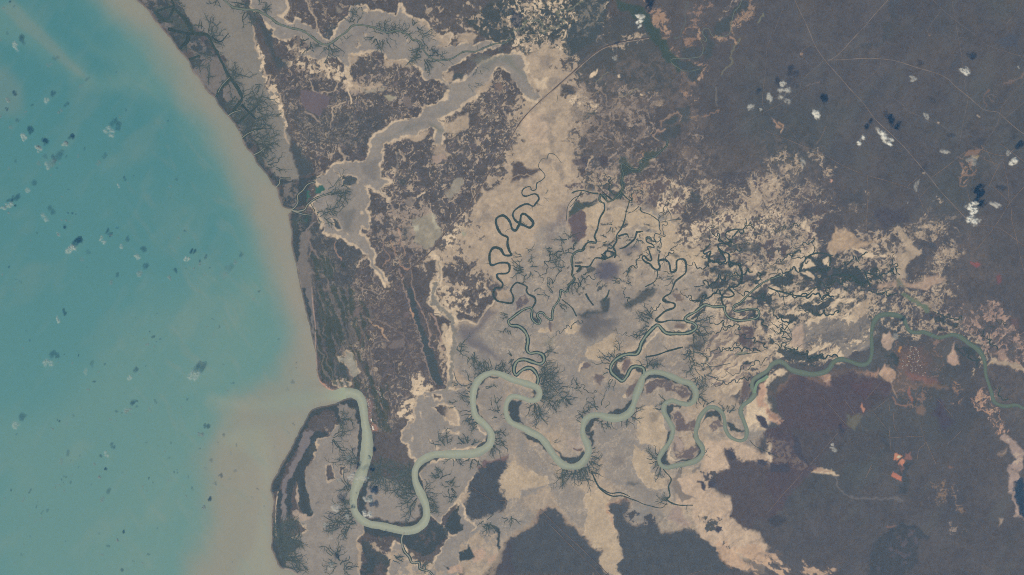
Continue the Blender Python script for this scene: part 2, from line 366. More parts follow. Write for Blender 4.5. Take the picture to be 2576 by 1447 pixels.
for s, cv, c in NE: speckle([s], cv*.86, c, 5, k=.22, field=FEA, halo=.30)
for q, o in (('t20 700 700 1300 500 1800 500 2000 1446 t21 1900 300 1500 330 1000 250 700 200 t20 600 1446', .75), ('t21 1500 0 2576 0 t31 500 0 700 500 300 800 t21 2400 700 1900 700 1700 400', .55), ('t31 300 300 1000 700 1900 700 2300 1200 2300 1446 1200 1446 1200 900 500 1000', .45), ('t32 1400 0 2576 200 2576 1446 2200 1200 2150 700 1600 400', .5)):
    speckle([q], .36, C_BRUSH, 12, k=.5, op=o*.8, halo=.15); worms([q], C_BRUSH, 12, field=RID, amt=.8*o, gate=-.4)
VE = 't21 1500 300 2576 300 t31 600 500 1200 900 1900 700 1900 1200 1300 1446 t32 1200 200 1000 500 600 600 0 700 t22 2300 700 1900 500 1900 0 t21 1700 900'
worms([VE], C_CREAM, 7, field=RID, amt=.55, gate=-.3); worms([VE], C_CREAM, 7, field=WORM2, amt=.5, gate=.0)
STK = stretch(-28, 20, 4.5, 22)
speckle(['t32 0 0 700 0 1000 250 1000 560 700 720 200 700 0 600'], .45, C_CREAM, 5, field=STK)
speckle(['t32 200 380 460 330 1030 330 1030 600 800 660 600 560 300 560'], .78, C_ASH, 5, op=.8)
speckle(['t31 650 1020 1150 1060 1200 1150 900 1100'], .5, C_CREAM, 3, field=stretch(14, 14, 3, 28))
for s, c in (('t31 330 800 400 800 440 900 500 1000 500 1070 440 1110 360 1150 340 1280 270 1240 280 1150 400 1060 400 960 340 880', C_CREAM),
             ('t31 660 860 690 920 790 890 900 900 940 960 1090 960 900 1060 760 1040 650 1100 600 1080 660 1000', A(172, 152, 135)),
             ('t31 1300 860 1360 830 1420 950 1480 1000 1510 1110 1430 1170 1380 1240 1370 1350 1270 1350 1230 1250 1290 1130 1380 1070 1350 960', C_TAN),
             ('t31 1080 1420 1300 1350 1400 1400 1700 1340 1780 1370 1600 1446 1080 1446', A(166, 146, 135)),
             ('t31 120 1420 180 1400 230 1446 100 1446', C_CREAM),
             ('t32 650 180 720 100 820 30 800 140 720 240 660 230', C_CREAM), ('t32 850 240 980 140 1010 230 920 330 830 320', C_TAN),
             ('t32 410 320 460 310 460 370 420 380', C_CREAM), ('t32 250 430 350 340 400 420 330 580 260 560', A(172, 154, 143)),
             ('t32 0 900 150 800 230 850 100 900 0 1000', C_CREAM), ('t32 1100 850 1180 740 1290 850 1300 900 1260 1000 1310 1130 1280 1010 1200 920', A(178, 152, 137)),
             ('t32 1780 680 1860 570 1870 680 1920 770 1870 800 1780 760', A(176, 152, 141)), ('t32 1130 480 1230 430 1320 520 1250 560 1180 600 1140 540', A(174, 154, 143)),
             ('t32 2220 700 2240 760 2400 740 2576 780 2576 830 2400 800 2300 800 2230 820', C_TAN),
             ('t32 2350 650 2440 710 2400 740 2280 700', A(154, 134, 129)),
             ('t32 520 890 620 880 660 1000 570 990', A(170, 142, 131)), ('t32 690 770 720 740 800 760 720 778', C_TAN),
             ('t32 1030 830 1100 800 1090 900 900 830', A(150, 125, 118)),
             ('t33 2370 0 2440 60 2500 100 2576 200 2576 330 2510 380 2520 460 2470 560 2490 700 2510 840 2576 900 2480 850 2440 650 2390 600 2430 470 2420 330 2490 260 2400 130 2330 60', A(158, 142, 139)),
             ('t33 2290 200 2370 150 2380 180 2310 215', A(135, 122, 118)), ('t33 2310 870 2350 880 2340 940 2310 970', C_PALE)):
    area([s], c, 1.5, 2, .92)
area(['t32 1380 640 1300 900 1130 900 880 800 600 870 250 900 100 1030 0 1060 0 1100 230 1000 500 960 850 890 1250 1100 1500 1000'], A(136, 116, 110), 4, 2, .3)
area(['t32 1380 1000 1700 950 1820 1030 1550 1000 1440 960'], A(121, 106, 105), 2, 1, .8)
area(['t32 1300 590 1560 560 1620 680 1600 900 1420 880 1310 800'], A(108, 94, 100), 4, 2, .55)
area(['t32 1400 860 1600 900 1700 960 1480 960'], A(132, 100, 104), 3, 2, .6)
area(['t32 1500 1180 1580 1170 1600 1230 1560 1280 1490 1250'], A(123, 108, 107), 1.5, 1, .8)
area(['t32 1315 600 1345 600 1340 660 1312 650'], A(172, 130, 99), .8, 1)
# dark woodland and heath of the south-east, with other dark patches
for s, c, o in (('t32 260 900 500 930 560 1000 800 870 880 840 1080 900 1240 960 1250 1100 1000 1250 800 1446 t33 0 900 0 500 t32 0 1446 150 1330 60 1200 100 1050', A(87, 84, 99), .85),
          ('t23 0 1090 160 1000 250 890 330 800 420 810 560 890 650 980 740 1080 790 1190 880 1240 900 1340 1000 1446 0 1446', A(81, 88, 101), .95),
          ('t23 1010 800 1150 710 1120 900 1290 930 1480 890 1520 1000 1780 990 1850 1060 2000 1160 2100 1310 2250 1446 1110 1446 1090 1290 1060 1090 1030 930', A(81, 88, 101), .97),
          ('t23 2160 200 2230 210 2300 300 2480 270 2576 330 2576 900 2450 850 2400 1010 2200 850 2200 680 2060 600 1980 480 2170 400', A(87, 86, 99), .9),
          ('t33 100 0 230 30 250 130 300 220 400 330 700 400 1000 300 1200 100 1200 0', A(83, 86, 99), .6),
          ('t13 2500 1180 2576 1110 2576 1446 2400 1446 2450 1300', A(81, 84, 99), .95),
          ('t13 2240 330 2500 250 2480 330 2400 500 2420 600 2500 680 2490 780 2330 830 2150 880 2080 800 2120 640 2180 540', A(76, 84, 98), .97),
          ('t33 1340 870 1390 930 1500 970 1620 1090 1490 1140 1440 1350 1330 1446 1000 1446 1060 1200 1160 1020', C_BURNT, .9),
          ('t33 2490 480 2576 470 2576 880 2500 780 2470 650', A(55, 74, 99), 1),  # plain dark blue patch at the right edge
          ('t33 1380 300 1450 300 1420 520 1380 640 1270 620 1360 500', A(72, 82, 98), .8),
          ('t33 0 850 150 840 200 900 130 940 40 920', A(72, 78, 94), .8), ('t33 1110 30 1200 60 1210 180 1150 150', A(74, 82, 98), .7),
          ('t30 1230 0 1330 0 1300 150 1240 200', A(79, 86, 101), .9), ('t30 1150 230 1230 210 1240 350 980 500 960 470 1130 380', A(79, 86, 99), .7),
          ('t30 2280 450 2400 350 2500 370 2520 520 2360 500', A(77, 86, 105), .7), ('t30 1900 540 1940 600 1850 680 1790 660', A(77, 86, 103), .6),
          ('t31 1600 980 1680 980 1690 1040 1620 1060', A(77, 84, 99), .8), ('t31 700 480 960 420 960 640 720 560', A(77, 84, 99), .6),
          ('t31 1060 640 1340 640 1400 760 1150 830', A(79, 82, 99), .7), ('t32 990 1150 1110 1060 1200 1140 1060 1230', A(83, 84, 97), .8),
          ('t32 840 950 1050 930 960 1150 860 1020', A(90, 82, 98), .7), ('t32 1720 1150 1880 1350 1800 1446 1650 1250', A(79, 80, 101), .7),
          ('t32 800 1280 960 1290 860 1430 780 1370', A(100, 104, 106), .7)):
    if o > .8: speckle([s], .66*o, c, 6, k=.3, field=SPF)
    area([s], c, 2.2, 2, o)
    speckle([s], .30, c*1.28, 2, k=.5, op=.5); speckle([s], .26, c*.8, 2, k=.4, op=.5, field=SPF)
speckle(['t33 1380 930 1620 1090 1500 1140 1440 1250 1330 1446 1000 1446'], .35, A(92, 92, 106), 5)
# edge effects: pale and reddened fringes of the woodland
for s, c, w, o in (('t23 0 1060 90 1020 170 940 240 870 300 790 400 780 540 870 650 950 740 1060 800 1180 880 1235', A(166, 148, 135), 2.6, .8),
                ('t23 200 930 250 860 300 790 370 780', C_RED, 2.2, .7), ('t23 985 800 1000 930 1020 1000', A(164, 114, 105), 2.6, .9),
                ('t23 1000 780 1080 740 1150 690', A(120, 92, 96), 2.2, .8), ('t23 1000 770 1060 730 1110 715 1080 760', A(170, 146, 129), 3, .8),
                ('t13 2230 350 2350 300 2500 250', A(138, 110, 112), 2.4, .8),
                ('t13 2380 1446 2440 1300 2510 1180', C_TAN, 4, .8), ('t32 120 1000 280 900 500 940 560 1000', A(140, 116, 111), 3, .6),
                ('t23 2060 1200 2110 1310 2200 1400', A(150, 126, 113), 1.6, .8)):
    line(s, c, w*.9, 2, o*.62, 1.6, wob=1.4)
speckle(['t23 1120 820 1200 790 1480 880 1500 930 1150 940'], .55, A(78, 84, 98), 2)
speckle(['t23 1880 420 2050 430 2000 600 1860 520'], .5, A(80, 84, 98), 2)
speckle(['t23 1900 870 2140 870 2130 1040 1950 1000', 't23 2040 1090 2300 1110 2280 1180 2060 1170'], .42, A(78, 86, 98), 2)
for s in ('t23 2030 970 2110 960 2120 1010 2060 1030', 't23 2050 870 2080 870 2070 900', 't23 1870 490 1930 500 1950 590 1900 560', 't23 1970 500 2060 510 2030 570 1970 540',
          't23 2160 200 2230 210 2260 280 2180 270', 't23 2470 280 2560 300 2540 350 2460 330', 't23 1140 850 1160 850 1158 870 1140 870', 't22 2440 1270 2540 1300 2576 1400 2500 1400',
          't33 240 30 300 60 340 200 400 330 300 260 250 150', 't32 55 870 80 870 80 890 58 892', 't33 30 330 200 310 230 390 20 400'):
    area([s], A(76, 80, 98), .9, 1)
# dull stripes and creek lines in the south-east
for s, c, w, o in (('t33 700 460 730 560 850 630 1000 660 1200 670 1340 720', A(112, 112, 120), 2.0, .7), ('t33 1340 720 1400 850 1500 950', A(96, 98, 112), 1.6, .5),
                 ('t33 380 800 430 950 500 1050', A(96, 98, 112), 1.6, .6), ('t33 1180 930 1220 940 1250 920', C_RED, 1.8, .8), ('t33 1840 350 1850 375', C_RED, 2.4, .7),
                 ('t30 400 860 440 820 470 860 520 850', A(120, 112, 116), .8, .8), ('t30 2390 820 2500 800 2576 750', A(127, 112, 111), 1.2, .7),
                 ('t30 2180 1100 2160 1020 2230 910', A(125, 108, 109), 1.2, .7), ('t30 2240 1040 2220 980 2290 970', A(122, 112, 116), .8, .7),
                 ('t31 1950 180 1920 280 1990 300 2080 260', A(142, 120, 114), 1.4, .7), ('t31 1900 330 1920 400 1990 400', A(142, 120, 114), 1.3, .7),
                 ('t30 590 1300 500 1446', A(121, 110, 109), 1.2, .6), ('t30 80 1260 150 1290 140 1340', C_ORANGE, 2.0, .8),
                 ('t32 1270 1140 1330 1210 1400 1190', A(150, 120, 112), 1.6, .7), ('t32 1540 1140 1430 1160', A(76, 84, 98), 1.6, .9), ('t32 1445 1010 1450 1140', A(154, 112, 107), 2.2, .7)):
    line(s, c, w, 2, o, .7)
area(['t31 2040 1180 2100 1185 2130 1220 2090 1240 2040 1215'], A(134, 92, 102), 1.2, 1, .9)
area(['t31 2290 1340 2340 1330 2350 1390 2310 1400'], A(126, 88, 100), 1.8, 1, .7)
area(['t32 2440 310 2520 310 2540 400 2460 380'], A(110, 96, 106), 2.5, 1, .6)

# northern floodplain greens
for s, o, c in (('t20 700 0 960 0 980 200 850 400 600 520 500 400 640 200', .75, C_GREEN), ('t20 1050 30 1330 60 1500 330 1650 540 1740 700 1700 750 1580 640 1450 430 1300 220 1100 120', .9, A(68, 86, 93)),
          ('t20 2030 370 2060 210 2200 150 2250 60 2400 0 2400 60 2260 140 2200 340 2060 370', .85, C_GREEN), ('t20 1630 600 1800 590 1950 650 1930 750 1800 720 1700 690', .95, C_GREEN),
          ('t20 1920 300 1980 300 2010 500 1950 600 1900 500 1950 420', .9, C_GREEN), ('t20 1530 1280 1650 1150 1700 1200 1600 1290', .95, C_GREEN),
          ('t20 1680 1050 1790 1030 1820 1250 1700 1270 1720 1150', .7, C_GREEN), ('t20 1720 460 1900 440 1880 580 1700 560', .7, C_GREEN),
          ('t20 1800 730 1940 720 1880 800 1810 800', .8, C_GREEN), ('t20 0 60 110 100 90 240 0 260', .8, A(66, 76, 96)),
          ('t20 480 850 640 880 600 960 490 960', .85, A(72, 78, 92)), ('t20 720 1130 840 1120 830 1180 720 1180', .9, C_GREEN), ('t20 1430 1360 1540 1310 1700 1290 1650 1400 1500 1446', .7, C_GREEN),
          ('t21 1060 150 1260 200 1300 130 1290 60 1440 100 1500 60 1330 230 1150 320 1130 500 1080 580 1000 560 1090 420 1080 260', .75, A(68, 86, 92)),
          ('t21 590 160 740 130 740 200 600 200', .8, A(80, 80, 96)), ('t21 0 180 100 190 110 240 280 280 200 340 0 400', .9, A(78, 78, 92)), ('t21 860 130 940 130 940 250 880 230', .7, A(78, 78, 94)),
          ('t21 640 200 710 200 710 340 650 300', .6, A(82, 80, 94)), ('t21 1340 560 1430 500 1420 680 1340 670', .6, A(98, 96, 108)), ('t21 1620 430 1720 430 1720 510 1640 510', .7, A(92, 94, 106)),
          ('t21 1770 480 1850 520 1830 600 1760 580', .7, C_GREEN), ('t21 2100 300 2400 260 2380 420 2150 460', .6, A(78, 82, 98))):
    area([s], c, 1.6, 2, o)
for s in ('t20 540 305 555 330 530 370 510 395 525 330', 't20 790 740 840 690 850 730 820 775 790 780', 't20 1060 750 1080 745 1085 780 1062 778', 't20 1290 935 1330 940 1320 955 1285 950', 't20 620 120 645 125 620 140'):
    area([s], C_CREAM, .7, 1)
for s, w, c in (('t20 0 310 100 280 140 215 230 210 300 250 290 320 340 330 380 275 480 265 520 230 465 180 460 110 560 90 640 60 700 10', 1.6, A(112, 118, 112)),
             ('t20 630 900 710 900 740 960 820 970 860 900 930 940 940 1060 980 1070 1040 1000 1000 1130 1080 1140 1080 1190 1000 1180 960 1150 990 1210 960 1230 900 1200 900 1270 820 1270', 1.3, A(135, 124, 119)),
             ('t20 820 1270 820 1170 740 1170 740 1260 660 1290', 1.2, A(129, 118, 115)), ('t20 1010 990 1080 1000 1060 1060 1010 1120', 2.2, A(137, 126, 121)),
             ('t20 1080 970 1200 940 1250 900', .9, A(133, 130, 117)), ('t20 2040 880 2040 980 2080 1060', 1.3, A(112, 112, 116)),
             ('t20 2540 130 2480 240', 1.0, A(120, 124, 116)), ('t20 2300 380 2230 470 2210 560 2220 640 2150 690 2110 760', 2.2, A(112, 112, 108)),
             ('t20 2190 370 2230 380 2255 430', 1.4, C_ORANGE), ('t20 1510 1270 1500 1220 1560 1180 1650 1135 1710 1160 1715 1190 1690 1210', 1.6, A(140, 124, 118)),
             ('t20 1430 1380 1420 1360 1470 1320 1540 1310', 1.4, A(154, 134, 127)), ('t20 1425 1380 1480 1420', 1.0, C_TAN), ('t20 1930 1180 1990 1160 2080 1110', .9, A(140, 120, 114)),
             ('t20 960 730 850 830', .9, A(123, 122, 113)), ('t20 1445 730 1340 890', .8, A(116, 112, 116)), ('t20 1630 375 1700 350 1740 200 1770 20', 1.0, A(96, 104, 108)),
             ('t21 800 130 770 180 740 240', 1.6, C_TAN), ('t21 0 350 t21 120 310 200 330', .7, C_TAN)):
    line(s, c, w, 1, .9, .5)

for s, cv in (('t21 560 900 900 600 1300 600 1700 760 2000 1000 2576 1250 t22 2576 200 2200 350 1800 250 1300 200 700 200 500 0 t21 500 1300', .16), ('t21 1850 900 2400 700 2576 700 t31 300 900 600 1050 1000 1150 1300 1300 1300 1446 t32 1000 200 600 300 0 300 t22 2576 300 2300 350 2150 50 t21 1950 1300', .34),
              ('t31 650 1180 1250 1150 1350 1446 t32 900 60 500 60 t31 600 1400', .35), ('t22 1850 600 1950 600 2050 800 2000 1050 1900 1050 1830 850', .25), ('t21 950 480 1250 480 1200 900 1000 1100 900 1000', .22)):
    speckle([s], cv, C_MANG, 5, field=.55*stretch(-20, 9, 3, 34) + .6*SPK, k=.2, op=.85)
speckle(['t21 500 400 1200 300 1800 300 1800 700 1300 640 900 560 600 620'], .34, A(96, 92, 102), 6, k=.2)
speckle(['t21 1800 700 2576 350 t31 500 600 700 1000 0 1200 t21 1900 1100'], .30, A(92, 90, 102), 6, k=.2)
# ------------ coast: beach ridges, mud with pale rims
AREA_M1 = 't10 930 130 940 60 1100 60 1140 110 1290 120 1400 155 1440 110 1450 40 1480 130 1560 180 1700 240 1780 320 1870 390 1960 350 1960 400 1880 480 1960 460 2020 470 2120 430 2200 450 2300 420 2440 440 2480 450 2300 500 2170 540 2050 610 1960 660 1880 720 1870 760 1920 870 1850 800 1700 790 1640 680 1580 610 1500 590 1360 610 1320 580 1290 510 1150 490 960 550 920 680 890 690 830 580 740 560 700 600 640 600 540 560 440 550 580 500 540 470 500 400 440 360 390 360 350 400 240 400 190 350 190 290 100 200 20 130 -60 60 -60 -40 290 -40 300 70 270 130 200 170 350 240 410 205 500 240 600 310 680 400 740 410 790 370 830 240 930 170'
AREA_M2 = 't20 0 530 100 570 130 640 110 700 170 850 210 890 300 990 200 1000 100 930 60 880 0 750 t10 2490 680 2420 670 2370 760 2300 860 2200 960 2110 1010 2050 1090 1960 1120 1880 1160 1800 1190 1820 1230 1890 1260 1890 1320 1830 1446 1780 1446 1810 1310 1740 1270 1600 1360 1500 1370 1400 1400 1300 1450 t11 1250 150 1100 170 1180 0 t10 1160 1446 1180 1400 1210 1350 1310 1320 1380 1240 1500 1220 1560 1190 1640 1190 1690 1080 1800 1060 1940 1000 1930 870 1990 840 2100 810 2200 720 2300 620 2440 560 2576 540'
AREA_M3 = 't11 1180 0 1160 80 1110 170 1040 190 900 190 800 210 700 290 600 340 610 400 690 450 690 490 600 560 580 620 600 670 650 740 680 800 680 880 740 900 860 940 960 990 1010 1020 1070 1090 1130 1130 1160 1190 1200 1290 1290 1380 1310 1400 1280 1330 1210 1230 1180 1150 1190 1080 1140 1030 1110 950 1030 910 1060 800 1080 830 1130 850 1140 720 1100 640 1140 600 1110 500 1100 420 1150 400 1210 460 1310 540 1370 600 1300 530 1240 460 1290 410 1330 390 1250 340 1250 200 1270 50 1280 0'
HOLES = ['t11 780 265 850 310 930 300 1010 320 1040 360 1010 410 920 445 870 410 860 350 800 310', 't11 760 730 820 750 850 820 880 880 820 885 790 820',
         't10 760 565 800 570 880 650 890 740 820 720 780 660', 't10 990 400 1020 360 1050 430 1085 465 1000 480 980 440', 't10 1090 340 1110 335 1122 355 1105 368 1090 360',
         't10 1515 395 1535 392 1545 408 1525 412', 't11 1045 690 1080 680 1100 700 1070 720', 't11 735 665 750 660 755 685 738 685', 't11 920 900 940 905 945 918 925 915', 't11 835 640 850 640 850 650', 't10 1130 130 1160 70 1060 110', 't10 290 335 305 335 300 350', 't11 1110 410 1150 400 1200 450 1200 490 1150 480',
         't11 590 430 660 430 690 460 660 520 600 500']
area([AREA_M1, AREA_M2, AREA_M3], C_MUD, .8, 1, 1, rim=2.1, holes=HOLES, var=.05)
area(['t10 1560 180 1700 240 1800 300 1870 390 1960 350 1950 410 1880 480 1780 470 1870 430 1780 380 1740 290 1620 240'], C_TAN, 1.4, 1, .85)
area(['t10 2020 440 2050 340 2220 340 2200 440 2100 420', 't10 1880 730 1980 720 1970 800 1920 860', 't10 1900 1240 2140 1130 2140 1300 2000 1350 1880 1330', 't10 1280 640 1330 590 1560 640 1550 690 1480 680 1420 630 1320 670',
      't10 1500 1400 1540 1350 1650 1350 1740 1300 1700 1400 1600 1430', 't10 2110 1020 2200 960 2250 1010 2150 1010', 't10 950 560 1050 540 1020 620 950 660', 't10 2200 920 2370 760 2350 900 2250 960'], C_TAN, 1.2, 1, .9)
for s, c, o in (('t11 1060 200 1240 100 1240 280 1180 340 1080 300', A(112, 112, 117), .6), ('t11 860 690 1000 680 1010 860 900 840', A(108, 110, 115), .7), ('t11 900 640 960 640 920 700 870 680', A(135, 132, 131), .5),
             ('t10 2150 620 2450 560 2400 640 2300 700', A(116, 120, 119), .7), ('t10 1600 1290 1700 1220 1500 1260 1400 1350 1220 1440', A(116, 120, 124), .6), ('t10 2350 580 2576 560 t20 100 700 150 850 60 700 t10 2500 640', A(112, 118, 117), .6),
             ('t10 1980 1050 1900 1110 1800 1150 1950 1120', A(118, 120, 124), .5), ('t10 1740 1240 1800 1250 1900 1330 1850 1340', A(110, 116, 115), .7), ('t10 240 310 320 330 260 340', A(112, 112, 116), .6)):
    area([s], c, 3.5, 2, o, var=.05)
for s in ('t11 640 380 900 300 1100 260 1250 100 1250 300 1150 420 1000 520 760 560 660 640', 't10 1900 900 2300 660 2480 600 2200 880 1950 1090', 't10 1100 140 1700 300 1780 420 1500 560 1200 480 1000 500 900 400', 't10 600 420 900 380 900 520 640 560'):
    speckle([s], .40, A(126, 124, 128), 8, k=.6, op=.6, field=stretch(-30, 26, 7, 32), halo=.2); speckle([s], .2, A(160, 152, 144), 8, k=.5, op=.5, field=-NM-.3*NF)
# islands inside the mud get their own scrub and green
for s in ('t11 870 330 1000 330 1030 370 990 400 910 430 880 390', 't11 785 740 830 790 870 870 825 870', 't11 790 280 850 320 860 330 800 300'):
    area([s], C_GREEN, .8, 1, .85)
for s in ('t11 430 540 460 480 530 470 550 530 520 590 470 610', 't11 590 430 660 430 690 460 660 520 600 500', 't11 500 720 540 740 530 800 490 800'):
    area([s], C_LUSH, .8, 1)

AREA_M4 = 't00 1780 -60 1850 110 1950 230 2100 350 2150 480 2250 580 2290 620 2280 700 2310 770 2400 900 2440 960 2500 1100 2576 1446 t11 0 0 60 60 100 170 170 250 230 340 330 350 395 340 400 250 370 130 340 0 t10 290 1300 270 1100 220 950 140 850 150 760 100 740 60 600 0 480 t00 2550 350 2500 200 2400 -40'
area([AREA_M4], A(129, 127, 126), 1.5, 2, 1, rim=0, var=.06)
line('t00 2510 200 2545 300 2576 470 t10 60 600 100 740 150 760 140 850 220 950 270 1100 290 1300 330 1446', C_TAN, 1.8, 1, .9)
speckle(['t10 0 400 60 500 110 640 160 760 220 860 300 1100 320 1446 260 1300 200 1000 130 850 60 740 0 600'], .6, C_CREAM, 3)
area(['t00 1540 130 1600 240 1700 300 1740 400 1820 510 1900 480 1960 560 1900 620 1950 720 2050 860 2170 980 2310 1160 2450 1446 2500 1446 2440 960 2310 790 2280 640 2100 500 1950 300 1780 -40 1400 -40'], A(123, 120, 122), 1.5, 1, .8)
area(['t11 160 350 240 330 300 450 240 560 260 640 350 660 420 590 430 500 400 380 330 350', 't11 355 680 450 690 560 900 520 1100 550 1250 560 1446 440 1446 380 1130 360 950'], A(121, 118, 120), 1.4, 1, .85)
area(['t12 450 0 570 0 580 200 600 460 600 640 590 610 540 400 500 250'], A(118, 118, 123), 1, 1, .9)
line('t12 560 0 575 200 600 420 600 640 615 830 640 940 700 1000 760 1036', A(172, 150, 143), .9, 0, .9, .4)
line('t12 640 950 700 1000 775 1038', A(184, 144, 131), 1.6, 1, .9, .4)
# the mangrove belts of the coast
MG = [('t00 1430 0 1780 0 1830 100 1930 200 1950 300 2080 340 2130 480 2200 560 2050 560 1900 480 1820 510 1740 400 1700 300 1600 240 1540 130', .55), ('t00 1910 590 2070 600 1950 700 1925 690', .95),
      ('t00 2160 980 2200 880 2310 790 2330 800 2250 890 2250 980 2330 1080 2310 1170 2240 1120', .92), ('t00 2310 1190 2400 1130 2576 1050 2576 1446 2450 1446', .62), ('t00 1740 380 1840 350 1900 400 1850 500 1800 500', .8),
      ('t01 2450 -40 2620 -40 2620 200 2540 105', .55), ('t11 0 0 130 0 160 60 80 80 60 180 130 260 230 330 400 370 430 480 380 480 240 450 160 400 60 230 0 190', .6), ('t11 0 0 30 30 60 160 150 330 190 430 120 335 0 190', .85),
      ('t11 430 350 600 320 600 350 450 400 540 400 500 460 520 620 430 640 400 640 430 520', .75), ('t11 240 460 400 470 420 520 360 650 280 640 240 560', .55),
      ('t11 350 700 400 700 460 900 430 1000 420 1200 450 1446 432 1446 380 1130 358 950', .72), ('t11 400 690 560 710 540 860 460 900 420 800', .6), ('t12 450 0 485 0 545 250 585 500 592 600 570 550 520 330', .85),
      ('t12 570 1215 760 1180 900 1120 980 1105 1025 1150 1055 1250 1072 1380 1055 1446 1030 1350 1000 1230 920 1160 820 1185 850 1300 880 1380 830 1320 780 1250 700 1230 570 1290 480 1446 430 1446 520 1280', .9),
      ('t13 420 0 490 0 400 200 300 350 250 480 230 590 150 640 150 560 200 430 330 200', .88), ('t13 600 0 720 20 600 90 600 180 550 300 480 400 500 600 560 780 560 840 480 840 430 740 440 640 400 480 350 560 350 700 330 870 300 850 300 680 330 520 420 330 520 150', .92),
      ('t13 150 1155 240 1080 330 960 300 1060 380 1080 450 1120 380 1200 300 1250 280 1380 220 1330 170 1230', .9), ('t13 230 600 260 640 240 850 270 1000 240 1060 215 1040 205 900', .8),
      ('t13 1080 900 1300 990 1470 1040 1680 1000 1760 900 1850 940 1900 960 1960 900 1930 1040 1900 1100 1800 1200 1700 1250 1600 1200 1500 1150 1440 1060 1200 1060 1100 1020', .7),
      ('t13 1060 1080 1150 1150 1300 1250 1350 1400 1280 1446 1060 1446 1080 1300', .6), ('t13 1930 900 2040 740 2050 850 2080 1000 1960 1050 1920 970', .85), ('t13 1160 440 1250 450 1110 500 1110 600 1100 640 1080 560', .8),
      ('t12 650 640 720 700 750 920 680 940 640 850', .5)]
AREA_M6 = 't13 620 80 730 60 800 -60 1030 -60 1020 350 980 550 950 760 1000 880 1100 980 1000 1100 1060 1200 1040 1500 330 1500 280 1380 300 1100 550 1000 440 900 570 850 500 640 490 420 600 270 620 180'
area([AREA_M6], C_MUD, 1, 1, 1, rim=.7, var=.05, holes=['t13 700 330 770 330 800 480 720 510', 't13 845 350 910 340 870 470 840 420', 't13 490 930 525 940 520 985 490 975', 't13 560 850 580 855 575 865'])
area(['t12 820 1190 920 1160 990 1230 1020 1340 1040 1446 860 1446 870 1380'], A(131, 127, 127), 1, 1)
area(['t13 470 0 610 0 560 80 480 220 420 330 330 500 300 600 260 640 250 580 300 440 400 250'], A(121, 118, 125), .9, 1)
area(['t13 270 600 320 640 300 850 340 950 280 930 250 850 255 700'], A(125, 122, 127), .9, 1)
area(['t13 400 490 430 500 440 700 430 780 400 640', 't13 360 800 400 780 470 840 570 850 540 880 450 890 370 900'], A(162, 149, 141), .9, 1)
area(['t13 540 160 620 90 640 140 600 180 610 240 580 220 520 250'], C_CREAM, .8, 1, .8)
area(['t13 1010 1130 1050 1120 1070 1200 1040 1446 1020 1446 1030 1250'], C_TAN, .8, 1)
line('t13 225 600 205 720 195 900 205 1060 215 1085', C_CREAM, .8, 0, 1, .4)
area(['t13 1120 500 1250 450 1550 560 1650 700 1640 860 1550 930 1300 900 1130 860 1100 700'], C_MUD, 1.2, 1, 1, var=.05)
AREA_M7 = ['t12 1600 1370 1620 1100 1700 1050 1850 1040 2100 1000 2150 1100 2160 1300 2250 1446 t13 2330 60 2250 130 2100 170 1800 200 1600 300 1550 220 1530 100 1470 90 1480 0 t12 1500 1400 1560 1350',
           't13 1700 330 2000 280 2240 300 2200 400 2100 600 2040 650 1900 830 1850 930 1760 850 1750 700 1680 550 1660 420',
           't13 2040 700 2090 780 2100 900 2190 960 2100 1180 2050 1300 2030 1500 1700 1500 1860 1200 1950 1080 2080 1000 2050 870',
           't13 1900 970 1930 1060 2000 1080 1960 1100 1910 1050', 't13 1400 1100 1500 1180 1560 1330 1700 1380 1700 1446 1340 1446 1360 1250', 't12 780 940 900 930 950 960 870 990 780 970',
           't12 910 640 960 660 1010 780 1030 850 960 880 930 780 840 740 850 700 910 700']
area(AREA_M7, C_MUD, .8, 1, 1, rim=1.3, var=.05,
     holes=['t12 1680 1070 1720 1070 1760 1110 1700 1110', 't12 1760 1070 1870 1080 1890 1130 1800 1140', 't12 1760 1200 1880 1160 1990 1190 2040 1280 2050 1400 1990 1400 1880 1300 1800 1230', 't12 1640 1250 1660 1240 1670 1320',
            't13 1730 85 1755 85 1755 105 1735 105', 't13 1800 120 1850 170 1820 180', 't13 1560 30 1580 60 1565 90', 't13 1880 20 1930 0 1990 40 2060 40 1990 0 1900 -40', 't13 1700 480 1720 485 1715 510'])
speckle(['t13 1100 1100 1500 1200 1900 1350 1850 1446 1100 1446'], .4, C_TAN, 4)
speckle(['t13 2050 1050 2400 1000 2480 1200 2330 1446 2000 1446'], .6, C_TAN, 4, op=.9)
area(['t13 2200 1200 2300 1150 2330 1250 2200 1320', 't13 2320 1260 2430 1240 2350 1350', 't13 1880 1370 2050 1320 2040 1400 1890 1420'], A(176, 154, 141), 1.4, 2)
for s in ('t13 2390 950 2440 960 2450 1050 2440 1210 2410 1150 2420 1020', 't13 1880 1350 1950 1380 1930 1400', 't13 2050 1220 2150 1150 2200 1250 2150 1300 2060 1300', 't13 1150 1250 1220 1260 1180 1446 1080 1446'):
    area([s], C_MANG, .8, 1)
for s, cv in MG: speckle([s], cv, C_MANG, 1.6, k=.35, warp=1, field=SPK*.8 + .35 if cv > .7 else SPK)

